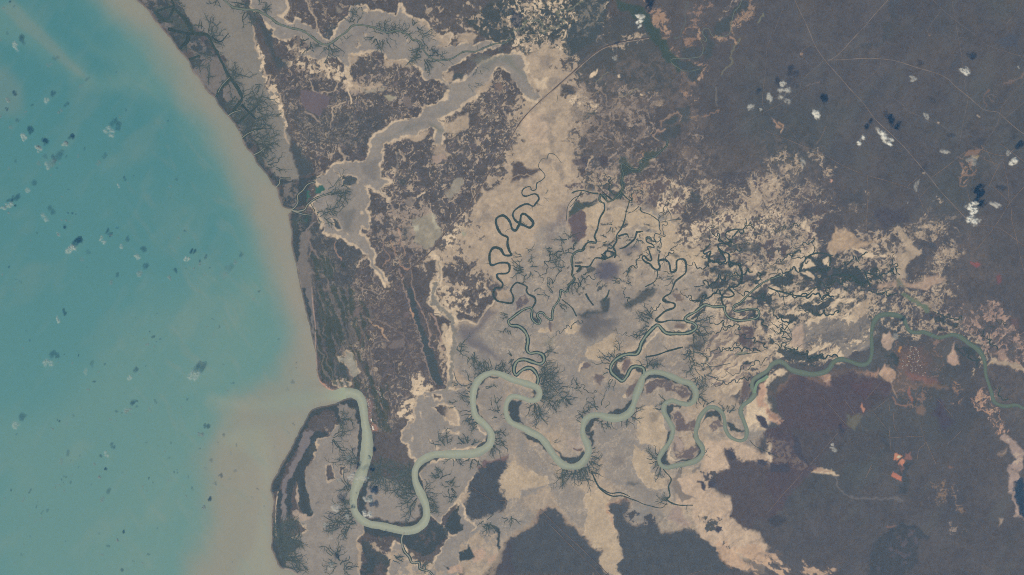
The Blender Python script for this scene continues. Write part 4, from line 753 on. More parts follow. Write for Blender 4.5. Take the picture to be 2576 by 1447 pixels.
seamix(sea_poly('t00 700 300 1000 480 1300 560 1500 760 1700 1000 1300 900 1100 760 1260 680 1000 560', 12, 8, 10)*.35, MIDSEA)
seamix(sea_poly('t00 -400 600 100 700 250 950 150 1150 -400 1100', 8, 8, 6)*.22, BEIGE)
RAW = lambda q: 't00 ' + ' '.join(f'{a/.09938:.0f} {b/.09938:.0f}' for a, b in q)
MID = RAW([(70, -40), (84, 0), (108, 40), (132, 80), (165, 110), (195, 150), (215, 190), (232, 240), (236, 290), (222, 325), (210, 365), (190, 400), (160, 440), (130, 480), (115, 620), (420, 620), (420, -40)])
FRONT = RAW([(95, -40), (108, 0), (146, 52), (185, 103), (216, 139), (238, 179), (258, 223), (274, 278), (282, 314), (290, 350), (270, 385), (240, 408), (216, 441), (200, 469), (204, 517), (200, 620), (420, 620), (420, -40)])
seamix(sea_poly(MID, 30, 3, 12)*.62, MIDSEA)
seamix(sea_poly(FRONT, 20, 6, 12)*.90, BEIGE)
# near-shore silt and plume of the river
cd = np.full(SX.shape, 1e9, np.float32)
cc = smooth(coast, 8)
for i in range(len(cc)-1):
    x0, y0 = cc[i]; x1, y1 = cc[i+1]; dx, dy = x1-x0, y1-y0; L = dx*dx+dy*dy+1e-9
    t = np.clip(((SX-x0)*dx + (SY-y0)*dy)/L, 0, 1); np.minimum(cd, (SX-x0-t*dx)**2 + (SY-y0-t*dy)**2, out=cd)
cd = np.sqrt(cd)
seamix((1-sstep(4, 46, cd + 7*fbm(SX, SY, 40, 3, 12)))*.5*sstep(60, 300, SY), SILT)
seamix((1-sstep(0, 3.5, cd))*.22, A(120, 118, 112))
PL = 't12 880 990 700 1070 300 1090 -100 1130 -500 1100 -400 1200 0 1230 400 1240 600 1200 800 1150 1020 1110 1080 1090 960 1000'
seamix(sea_poly(PL, 7, 10, 5)*.4, A(146, 155, 144))
seamix(sea_poly('t12 850 1000 980 1000 1100 1080 1000 1130 900 1140 780 1160 760 1060', 2.2, 10, 1), A(155, 166, 148))
seamix(sea_poly('t12 100 380 260 420 230 620 60 700 -100 600 60 480', 8, 14, 5)*.35, MIDSEA)
seamix(sea_poly('t13 -200 1446 0 1000 40 400 -300 100 60 0 170 400 100 600 120 1000 160 1446', 7, 14, 6)*.4, A(150, 158, 146))
seamix(sstep(.1, 1.0, fbm(SX*.5 + SY*.5, SY*.25-SX*.25, 22, 4, 19))*.14, A(140, 152, 142))
seamix(sstep(.3, 1.2, fbm(SX, SY, 90, 4, 23))*.20, MIDSEA)
ff = fbm(SX*.78 - SY*.62 + 6*fbm(SX, SY, 40, 3, 8), (SX*.62 + SY*.78)*.22, 7, 4, 27, .6)
seamix(sstep(.15, 1.0, ff)*.13*sstep(60, 200, SX), A(150, 150, 140)); seamix(sstep(.15, 1.0, -ff)*.11*sstep(60, 200, SX), TEAL2)
seamix(sstep(.2, 1.2, fbm(SX+SY*.6, SY*.4, 12, 3, 31))*.06, A(150, 160, 150))
sea *= (1 + .018*fbm(SX, SY, 3, 3, 35))[..., None]
grid_obj('sea', SX, SY, np.zeros(SX.shape, np.float32), sea, attr_mat('sea_water', .35, .25, .8, .03))

# ================================================================== ribbons: rivers, creeks, mangroves, roads
class Rib:
    def __init__(s): s.v = []; s.f = []; s.c = []
    def add(s, pts, z, colr=None, bank=False):
        """pts: (px,py,width) smoothed; a strip lying flat"""
        n = len(pts)
        if n < 2: return
        b = len(s.v)
        for i in range(n):
            a = pts[max(0, i-1)]; c = pts[min(n-1, i+1)]
            tx, ty = c[0]-a[0], c[1]-a[1]; L = math.hypot(tx, ty) or 1
            nx, ny = -ty/L, tx/L; w = max(.02, pts[i][2]/2)
            if bank: jj = .5*math.sin(i*.05)+.3*math.sin(i*.171+1)+.2*math.sin(i*.43)
            for sg in (-1, 0, 1):
                x, y = W(pts[i][0]+nx*w*sg, pts[i][1]+ny*w*sg)
                s.v.append((x, y, z + (.0015 if sg == 0 else 0)))
                if colr is not None:
                    q = colr(i/(n-1)) if callable(colr) else colr
                    if bank: q = q*((1.06+.05*jj) if sg == 0 else (.80 + .14*jj*sg))
                    s.c.append(q)
        for i in range(n-1):
            k = b+3*i
            s.f.append((k, k+3, k+4, k+1)); s.f.append((k+1, k+4, k+5, k+2))
    def build(s, name, mat, kind='structure', **props):
        me = bpy.data.meshes.new(name); me.from_pydata(s.v, [], s.f); me.update()
        if s.c:
            a = me.attributes.new('cover', 'FLOAT_COLOR', 'POINT')
            a.data.foreach_set('color', np.array([(*c, 1) for c in s.c], np.float32).ravel())
        me.materials.append(mat)
        o = bpy.data.objects.new(name, me); COL.objects.link(o)
        if kind: o['kind'] = kind
        for k, v in props.items(): o[k] = v
        return o
def wobble(pts, wamp=.12, pamp=.0):
    out = []; ph = random.random()*99
    for i, p in enumerate(pts):
        n = math.sin(ph+i*.37)+.7*math.sin(ph*2+i*.83)+.5*math.sin(ph*3+i*1.9)
        out.append((p[0]+pamp*math.sin(ph+i*.61), p[1]+pamp*math.cos(ph*1.7+i*.53), p[2]*(1+wamp*n*.6)))
    return out
RIVER = ('t12 900 1062 105 960 1060 95 1030 1090 100 1070 1160 90 1085 1260 80 1100 1380 85 1115 1446 90 '
 't13 1120 120 125 1110 230 120 1090 340 110 1060 430 110 1025 520 105 990 620 90 980 720 70 1000 820 75 1060 890 75 1150 935 75 1250 950 75 1360 975 80 1480 1000 80 1590 990 85 1670 940 90 1715 860 75 1710 760 75 1680 670 80 1640 590 85 1605 500 65 1600 400 60 1640 320 75 1710 270 80 1800 235 70 1920 232 80 2050 232 85 2180 225 85 2280 190 85 2350 130 80 2368 50 70 '
 't12 2350 1440 66 2290 1370 70 2210 1290 65 2185 1180 60 2185 1060 65 2220 960 75 2290 890 60 2380 860 55 2480 880 60 t22 0 925 66 100 955 66 180 980 65 250 1010 66 277 1060 62 255 1118 60 190 1138 50 100 1110 50 30 1095 50 '
 't12 2555 1110 55 2518 1180 50 2518 1270 50 2560 1350 55 t22 70 1395 60 150 1430 65 t23 180 5 70 270 50 70 340 120 70 390 200 65 450 280 70 520 340 75 600 357 60 680 340 75 740 280 70 770 200 70 755 120 70 720 50 60 t22 712 1430 50 735 1340 64 800 1290 60 880 1285 60 980 1310 80 1090 1310 80 1180 1260 75 1225 1170 55 1250 1080 75 1290 980 75 1320 900 55 '
 '1380 855 50 1480 855 50 1580 885 60 1700 940 60 1790 965 60 1840 1030 60 1845 1110 60 1790 1170 50 1700 1165 45 1610 1140 50 1540 1175 50 1530 1250 50 1570 1330 50 1610 1400 55 t23 1620 0 42 1590 100 45 1520 200 50 1480 280 38 1500 340 42 1560 365 45 1650 345 50 1760 325 55 1860 290 55 1920 220 45 1910 150 50 1860 80 48 1850 0 48 '
 't22 1865 1400 48 1880 1330 48 1930 1250 48 1990 1205 42 2060 1215 42 2120 1270 38 2140 1350 36 2150 1430 38 t23 2200 60 36 2290 95 34 2350 70 36 t22 2360 1430 44 2330 1340 38 2300 1250 46 2320 1190 42 2400 1130 46 2440 1070 46 2415 1000 40 2430 930 40 2500 880 40 '
 't32 -10 840 39 40 775 44 110 745 48 170 770 44 220 820 48 300 850 55 400 870 55 480 870 49 570 850 49 620 810 49 660 750 49 730 722 49 820 740 39 900 770 44 970 775 44 1020 740 39 1045 650 37 1042 540 37 1045 430 38 1070 340 48 1120 285 49 1200 270 49 1290 280 49 1360 310 44 1390 380 38 1430 440 38 1500 455 38 1570 450 44 1650 480 41 1720 505 38 1790 490 38 1860 475 38 1940 500 48 2020 560 48 2110 620 53 2160 690 44 2185 780 38 2190 870 32 2220 970 32 2250 1060 38 2270 1140 38 2320 1180 38 2400 1195 38 2500 1185 34 2600 1225 29 2900 1300 29')
riv = smooth(PW(RIVER), 1.3)
fr = lambda t: A(154, 161, 148)*(1-min(1, t*1.25)**3) + A(97, 113, 110)*min(1, t*1.25)**3
rb = Rib(); rb.add(wobble(riv, .075), .345, fr, True)
rb.add(smooth(PW('t22 2440 1060 30 2455 990 26 2480 950 28 2530 925 34 2576 890 30'), 1.3), .352, A(118, 142, 126))
WATER = attr_mat('river_water', .35, .25, .5, .06)
# tributaries: pale water 1.5 wide
TRIB = ['t22 255 975 15 264 920 15 240 860 15 200 815 18 150 810 18 90 840 16 45 880 14 20 850 14 25 790 16 60 735 18 130 725 18 210 750 16 280 770 16 320 740 16 310 680 16 250 655 14 180 660 14 150 620 16 160 540 18 150 480 18 110 420 16 60 388 15 0 385 13 t12 2550 370 12 2540 335 12 2570 310 11 t22 60 260 10 130 215 9 200 210 9 195 290 9 215 335 9 265 368 9 287 330 9 255 290 8 270 255 8 310 255 8 350 300 8 400 325 8 405 270 8 420 200 7 470 130 7 487 60 7 490 25 7 540 50 7 565 25 6',
        't22 1325 890 18 1325 820 18 1280 795 18 1215 800 16 1180 840 16 1150 900 16 1110 940 16 1050 900 16 1000 850 16 995 790 16 1040 730 16 1110 685 16 1180 670 16 1250 670 16 1285 620 16 1300 560 16 1360 470 16 1430 400 15 1470 378 15 1510 420 15 1560 460 15 1660 465 14 1760 460 14 1830 430 14 1855 390 14 1820 355 12 1745 330 12 1760 290 12 1850 240 12 1940 175 12 2030 195 12 2130 190 11 2140 240 10 2180 300 10 2260 330 10 2380 325 10 2470 300 9 2478 230 9 2400 215 8 2270 240 8 2225 215 7 2240 180 7 2300 150 6 2400 50 6 2460 0 6 t21 2520 1400 5 2576 1370 5 t31 60 1350 5 150 1320 5',
        't00 2230 -60 14 2260 0 14 2340 70 16 2450 92 16 2576 105 16 t10 60 130 16 140 175 16 220 235 16 330 275 15 470 310 15 560 370 16 640 430 16 700 450 16 760 430 15 840 370 14 920 310 13 980 255 12 1080 255 12 1180 275 11 1270 310 10 1330 330 9 1390 310 10 1470 320 10 1540 360 10 1580 400 9 1650 420 8 1680 490 7 1720 550 7 1800 600 8 1900 605 8 2000 575 8 2090 520 8 2200 520 8 2300 480 8 2400 440 7 2500 430 7 2576 370 6',
        't11 340 668 12 380 650 9 420 590 8 420 520 8 470 470 8 520 410 7 600 380 5', 't11 360 672 12 430 678 10 490 662 9 520 610 8 600 550 7 680 520 6 780 490 4', 't11 380 680 8 480 710 6 560 720 4', 't11 200 440 9 235 400 7 250 350 5 350 350 4', 't11 -20 110 8 40 80 6 90 40 4',
        't13 1495 1020 16 1470 1060 12 1465 1110 12 1490 1200 11 1540 1260 11 1570 1320 11 1640 1320 10 1650 1380 9 1740 1410 8 1800 1470 8', 't00 2290 1168 8 2340 1135 6 2420 1110 4', 't00 2195 930 5 2240 850 5 2310 780 5', 't00 2440 1385 8 2500 1340 5 2576 1310 4',
        't20 1720 715 6 1640 660 6 1600 620 6 1620 590 6 1800 585 6 1900 560 6 1925 480 6 1900 400 5 1950 420 5 1955 390 6 1920 340 6 1930 290 6 1980 290 6 2010 350 6 2060 375 6 2180 345 6 2200 260 6 2220 180 6 2240 110 6 2290 60 6 2320 -30 6', 't20 1720 712 5 1800 715 5 1890 695 5',
        't21 600 1300 6 625 1360 6 600 1390 6 560 1430 6', 't21 605 1230 7 600 1150 7 620 1110 7 660 1080 7 710 1070 7', 't21 930 600 6 880 570 6 890 520 6 925 520 7 960 580 6 1010 570 5 1050 540 5 1090 500 5 1112 440 5 1105 380 5 1120 300 5 1100 240 5 1110 200 5 1150 220 5 1210 260 5 1285 250 5 1290 180 5 1350 150 5 1440 130 5 1490 80 5 1550 30 5 t20 1570 1400 4',
        't21 850 1000 6 780 990 6 760 970 6', 't21 1350 960 5 1380 940 6 1400 970 5']
mg = Rib(); tz = .3475
GREENW = A(142, 152, 138)
BR = []          # mangrove strips
for i, s in enumerate(TRIB):
    p = smooth(PW(s), 1.2); tz += .006
    c = A(128, 140, 130) if i < 2 else (A(108, 118, 114) if i in (2,) or i > 11 else A(142, 142, 134))
    rb.add(wobble([(a, b, w*1.0) for a, b, w in p], .08, .06), tz, c)
    if i not in (12, 13): BR.append([(a, b, min(w*1.9 + .9, w+2.4) if i != 2 else w*1.25+.3) for a, b, w in p])
rb.build('river', WATER)

CREEKS = ['t21 500 195 4 430 110 4 370 100 5 350 155 5 310 150 4 270 200 4 270 240 5 330 310 7 310 360 7 250 400 8 240 460 8 200 470 8 180 430 8 120 450 9 100 500 9 130 530 11 230 505 11 270 550 14 240 600 15 210 630 15 150 605 14 80 630 16 20 680 18 10 730 20 40 780 22 80 790 22 90 720 24 120 705 26 170 740 26 215 800 26 180 845 26 120 820 26 80 810 26 40 870 26 5 860 25 -20 790 25 t11 2500 725 24 2450 730 24 2415 765 24 2430 850 24 2470 910 24 2530 940 24 2530 1000 24 2550 1080 24 2570 1120 24 2500 1120 24 2460 1060 26 2400 1045 26 2360 1080 26 2350 1140 24 2365 1220 22 2450 1200 20 2540 1205 22 2550 1270 20 2520 1305 20 2430 1310 18 2430 1350 20 2480 1400 20 2470 1446 20 t12 2405 10 20 2390 80 20 2430 135 20 2500 150 20 2576 155 18 t22 15 110 18 5 75 16 -10 20 14 t21 40 1400 12 100 1410 12 150 1440 14 t22 145 20 14 160 60 16 225 100 16 235 150 16 200 210 16',
          't21 1290 640 8 1300 680 8 1380 710 7 1480 780 7 1480 850 7 1500 880 6 1490 910 7 1440 905 7 1430 960 8 1450 985 9 1400 970 10 1380 940 12 1350 945 12 1360 990 11 1410 1010 10 1430 1045 9 1365 1035 10 1380 1080 12 1405 1170 13 1370 1170 15 1330 1125 16 1310 1150 18 1340 1190 18 1390 1210 18 1420 1250 19 1460 1270 20 1490 1240 20 1475 1180 20 1540 1168 20 1580 1200 20 1600 1290 20 1650 1270 20 1660 1180 20 1720 1160 18 1750 1200 20 1748 1290 18 1700 1340 15 1640 1390 14 1620 1446 12 t22 1590 60 12 1540 90 14 1520 130 15 1590 150 15 1640 165 16 1625 205 16 1540 240 16 1480 290 16 1445 330 16 1500 348 14 1600 330 12 1740 335 12',
          't21 1500 940 5 1480 980 6 1440 990 7', 't21 1480 1110 14 1470 1180 14', 't21 1700 760 4 1600 770 5 1500 790 5', 't21 1590 400 4 1600 520 4 1560 640 4 1600 720 5 1600 770 5', 't21 1460 1275 9 1465 1330 8 1430 1390 9 1340 1440 10',
          't21 1990 950 6 1990 1010 8 1930 1080 12 1940 1110 15 2000 1080 18 1980 1150 18 2010 1180 18 2130 1190 18 2140 1150 16 2080 1060 16 2080 1010 12 2160 1010 10 2200 1040 9 2200 990 10 2150 930 9 2160 890 10 2240 860 12 2320 860 8 2360 800 7 2350 750 5', 't21 2080 1050 14 2120 1090 16 2180 1110 18 2195 1190 20 2280 1220 22 2312 1300 22 2300 1390 20 2250 1440 15 t22 2180 0 12 2235 70 14 2190 95 14 2110 100 14 2120 160 14 2140 200 14',
          't31 330 1290 10 340 1240 10 370 1170 12 450 1110 14 530 1100 13 620 1130 10 610 1240 9 500 1270 8 400 1270 8 340 1285 8', 't31 620 1130 9 660 1120 7', 't31 450 1110 9 470 1050 6 420 960 4', 't31 600 1340 12 700 1320 12 860 1330 13 900 1380 12 980 1446 9', 't31 910 1290 9 960 1270 9 1000 1360 12 1030 1446 10', 't31 960 1290 8 1080 1330 10 1150 1380 8',
          't32 0 0 12 100 35 14 200 60 13 330 92 12 410 70 10 480 0 8', 't32 150 80 6 180 200 5 240 150 5', 't32 20 410 5 110 470 5 140 430 5 60 370 4', 't32 140 330 4 160 420 5 240 520 5', 't32 100 340 5 200 400 5 240 510 5 180 560 4', 't32 1000 20 5 1100 60 5 1240 20 5', 't31 1230 1230 4 1260 1310 4 1310 1300 4', 't32 610 100 6 500 160 6', 't32 2140 500 4 2200 400 4 2290 400 4', 't32 1660 240 5 1800 300 6 1900 320 5', 't32 2230 450 4 2230 560 5 2270 600 4',
          't21 1110 500 14 1170 560 8 1210 570 8 1200 500 7', 't21 1180 560 7 1170 620 8 1145 700 9 1130 780 11 1100 850 13 1055 920 14 1050 980 15 1020 1040 15 1040 1100 16 960 1150 14 900 1140 12', 't21 1145 680 5 1200 690 5 1280 630 7', 't21 930 600 16 930 660 14 890 740 14 870 800 14 860 860 15 830 930 18 850 990 16 770 990 16 730 1030 20 710 1070 26 640 1095 18 605 1150 16 610 1260 22 600 1320 18 630 1360 24 580 1420 16 t22 570 0 14 560 40 12 490 30 10',
          't21 870 500 16 800 495 9 710 470 10 640 480 12 600 500 8', 't21 700 480 7 650 560 6 580 640 5', 't21 740 490 5 610 560 6 560 640 5 545 780 5', 't21 960 580 10 880 500 12', 't21 1000 560 18 930 500 8 860 420 5', 't21 980 480 5 980 400 6 1040 340 5', 't21 630 1230 26 690 1240 24 650 1290 18', 't21 700 1240 10 780 1230 12 840 1150 12 940 1160 14 900 1110 14', 't21 920 1110 20 960 1080 14 1040 1110 16 1030 1150 12',
          't21 1250 890 20 1320 880 8', 't21 1260 880 22 1230 960 20 1150 1030 14 1080 1060 10', 't21 1070 930 30 1150 910 12 1180 950 6', 't21 790 990 30 840 995 18', 't00 1760 90 22 1850 180 34 1900 250 40 1950 330 38 2080 350 30 2130 430 26 2190 540 24 2240 640 26 2290 740 26 2320 790 30 2400 900 34 2440 990 30', 't00 1550 120 30 1680 190 26 1750 60 22 1700 -40 20', 't00 1690 290 34 1850 330 26 1950 340 26', 't00 1810 490 34 1890 400 40 1880 320 26', 't00 2320 790 24 2210 900 30 2180 980 34', 't00 2440 990 26 2360 1100 30 2300 1160 26', 't00 2430 1050 22 2576 1200 12', 't00 2330 1300 24 2460 1180 22 2576 1080 12', 't00 1560 110 22 1620 200 20 1740 220 16', 't00 2130 370 18 2220 420 10 2300 330 6', 't00 1740 60 20 1640 90 24 1580 110 24', 't00 2480 60 10 2400 30 8 2300 20 5', 't00 2010 560 20 1900 600 26', 't00 2400 1446 20 2520 1330 16 2640 1290 10',
          
          't12 1990 840 4 2010 920 5 2060 980 5 2150 1010 5',
          't23 800 400 12 840 500 12 900 590 14 1000 650 10 1100 650 10 1200 680 8 1350 740 7 1500 770 6 1560 720 6', 't23 870 560 10 980 620 10 1100 620 9 1190 660 6', 't23 1520 380 9 1600 480 10 1575 560 12 1590 650 14 1560 690 12 1660 740 11 1820 745 6', 't23 2390 90 4 2450 150 5 2576 210 4', 't23 2576 210 4 t33 100 260 3',
          't22 2260 680 5 2400 660 6 2480 650 4 2576 610 4', 't22 1960 790 5 2050 795 6 2200 760 4', 't22 1340 700 10 1450 680 12 1600 630 14 1720 600 12', 't22 740 60 16 780 130 15 820 180 12', 't22 980 20 10 960 80 18 920 140 18', 't22 500 120 9 600 200 9 650 290 12', 't20 100 280 5 140 340 4 300 330 4', 't20 450 1030 3 460 960 3']
for s in CREEKS: BR.append(smooth(PW(s), 1.2))
def meander(s):
    v = s.split(); c, r = int(v[0][1]), int(v[0][2]); x0, y0, x1, y1, w = [float(k) for k in v[1:6]]
    x0, x1 = 256*c+x0*.09938, 256*c+x1*.09938; y0, y1 = 143.75*r+y0*.09938, 143.75*r+y1*.09938
    L = math.hypot(x1-x0, y1-y0); th0 = math.atan2(y1-y0, x1-x0); wl = random.uniform(7, 11)
    pts = [(x0, y0, w*.3)]; x, y = x0, y0; om = random.uniform(1.0, 1.6); ph = random.random()*6; k = 0; S_ = L*1.55
    while k < S_:
        a = th0 + om*(.75*math.sin(ph + 2*PI*k/(wl*2.1)) + .6*math.sin(ph*2.3+2*PI*k/(wl*1.13)) + .35*math.sin(ph*3.1+2*PI*k/(wl*.61))); x += math.cos(a)*.9; y += math.sin(a)*.9; k += .9
        pts.append((x, y, w*(.35+.65*min(1, k/S_*1.6))))
    n = len(pts)-1; ex, ey = x1-x, y1-y          # close on the far end
    return [(p[0]+ex*i/n, p[1]+ey*i/n, p[2]) for i, p in enumerate(pts)]
for s in ('t21 830 300 1090 560 .8;t21 940 250 1030 430 .7;t21 1590 700 1480 1100 .7;t21 2000 880 2200 1000 1.3;t21 2430 850 2190 960 1.1;t21 1900 1130 2300 1240 1.2;t21 2190 1330 2420 1290 1.3;t21 2480 900 2350 800 .8;t21 2480 1446 2470 1290 1.1;t21 1830 1440 2160 1330 1.3;t21 1400 1040 1160 1300 .8;t21 300 1400 380 1040 .7;t21 1050 930 900 1150 .9;t21 1650 500 1480 780 .5;t21 1300 400 1180 580 .6;t21 1700 1000 1560 1190 .8;t21 2100 600 1990 960 .5;t21 2400 1000 2200 1100 .9;t21 900 1300 620 1400 .8;t21 1760 1210 1980 1240 .9;'
          't31 0 1200 330 1090 .9;t31 0 1300 320 1270 1.1;t31 650 1230 1000 1100 .9;t31 1250 1100 1330 1320 .8;t31 980 1290 1290 1310 .9;t31 240 1060 460 930 .7;t31 400 1440 900 1360 1.2;t31 0 900 330 800 .6;t31 100 1050 420 1180 .7;t31 700 1330 1010 1420 1.2;t31 500 1340 620 1240 1.2;'
          't22 1800 100 2120 60 1.2;t22 2200 0 2560 130 1.1;t22 1880 300 2300 420 .9;t22 2250 420 2560 600 .9;t22 1880 620 2500 640 .9;t22 2450 230 2570 400 1.0;t22 1950 480 2200 380 .7;t22 1100 0 1200 180 .7;t22 1250 300 1500 160 .7;t22 1880 700 2300 560 .6;t22 2100 900 2576 700 .6;t22 1950 1000 2400 900 .7;t22 1700 30 1960 180 1.0;t22 1000 420 1300 500 .5;t22 350 480 700 330 .6;t22 600 900 840 1060 .5;'
          't32 0 60 660 100 1.3;t32 0 220 230 340 1.1;t32 40 400 240 520 .9;t32 100 560 700 700 1.2;t32 0 520 300 600 1.0;t32 1000 20 1300 60 .9;t32 2100 400 2300 620 .8;t32 1700 240 1950 330 .8;t32 300 180 700 260 1.1;t32 20 330 220 460 .8;t32 60 480 250 350 .8;t32 500 160 620 20 1.0;t32 1880 600 2130 720 .9;t32 2260 300 2400 380 .6;t32 2270 980 2420 1120 .9').split(';'):
    BR.append(meander(s))
hairs = []
def grow(x, y, ang, L, w, depth, wig=.33):
    pts = [(x, y, w)]; n = max(3, int(L/1.3)); a = ang
    kids = []
    for i in range(n):
        a += random.gauss(0, wig); a += (ang-a)*.12
        x += math.cos(a)*L/n; y += math.sin(a)*L/n
        t = (i+1)/n
        pts.append((x, y, w*(1-.62*t)))
        if depth > 0 and random.random() < (.40 if depth > 1 else .34):
            sg = random.choice((-1, 1))
            kids.append((x, y, a+sg*random.uniform(.5, 1.15), L*random.uniform(.28, .55)*(1.1-t*.6), w*(1-.5*t)*.72))
    hairs.append(pts)
    for k in kids: grow(*k, depth-1, wig)
# barbs on every dark creek
for p in BR[:]:
    L = len(p); i = 0
    while i < L-1:
        i += random.randint(1, 4)
        if i >= L-1: break
        a, b = p[i-1], p[i+1]; w = p[i][2]
        if w < .7: continue
        th = math.atan2(b[1]-a[1], b[0]-a[0]); sg = random.choice((-1, 1))
        big = random.random()
        if big < .12: grow(p[i][0], p[i][1], th+sg*random.uniform(.8, 1.9), random.uniform(4, 8), .55, 1)
        else: grow(p[i][0], p[i][1], th+sg*random.uniform(1.0, 2.0), w/2+random.uniform(.6, 1.6), .5, 0)
def cluster(s):
    v = s.split(); c, r = int(v[0][1]), int(v[0][2])
    x, y, ang, spr, n, L = [float(k) for k in v[1:7]]
    wd = (float(v[7]) if len(v) > 7 else 1.0)*1.12; L *= 1.45 if (c, r) == (2, 1) else 1.15; n = max(2, int(n*.72))
    px, py = 256*c + x*.09938, 143.75*r + y*.09938
    th = math.radians(ang)
    for i in range(int(n)):
        f = (i+.5)/n*2-1
        o = f*n*.95*min(1, 60/max(spr, 20)) + random.gauss(0, 1.2); q = random.gauss(0, 1.2) - abs(f)*.8
        grow(px - math.sin(th)*o + math.cos(th)*q, py + math.cos(th)*o + math.sin(th)*q, th + math.radians(f*spr*.75 + random.gauss(0, 12)), L*random.uniform(.55, 1.15), wd*random.uniform(.7, 1.25), 2, .42)
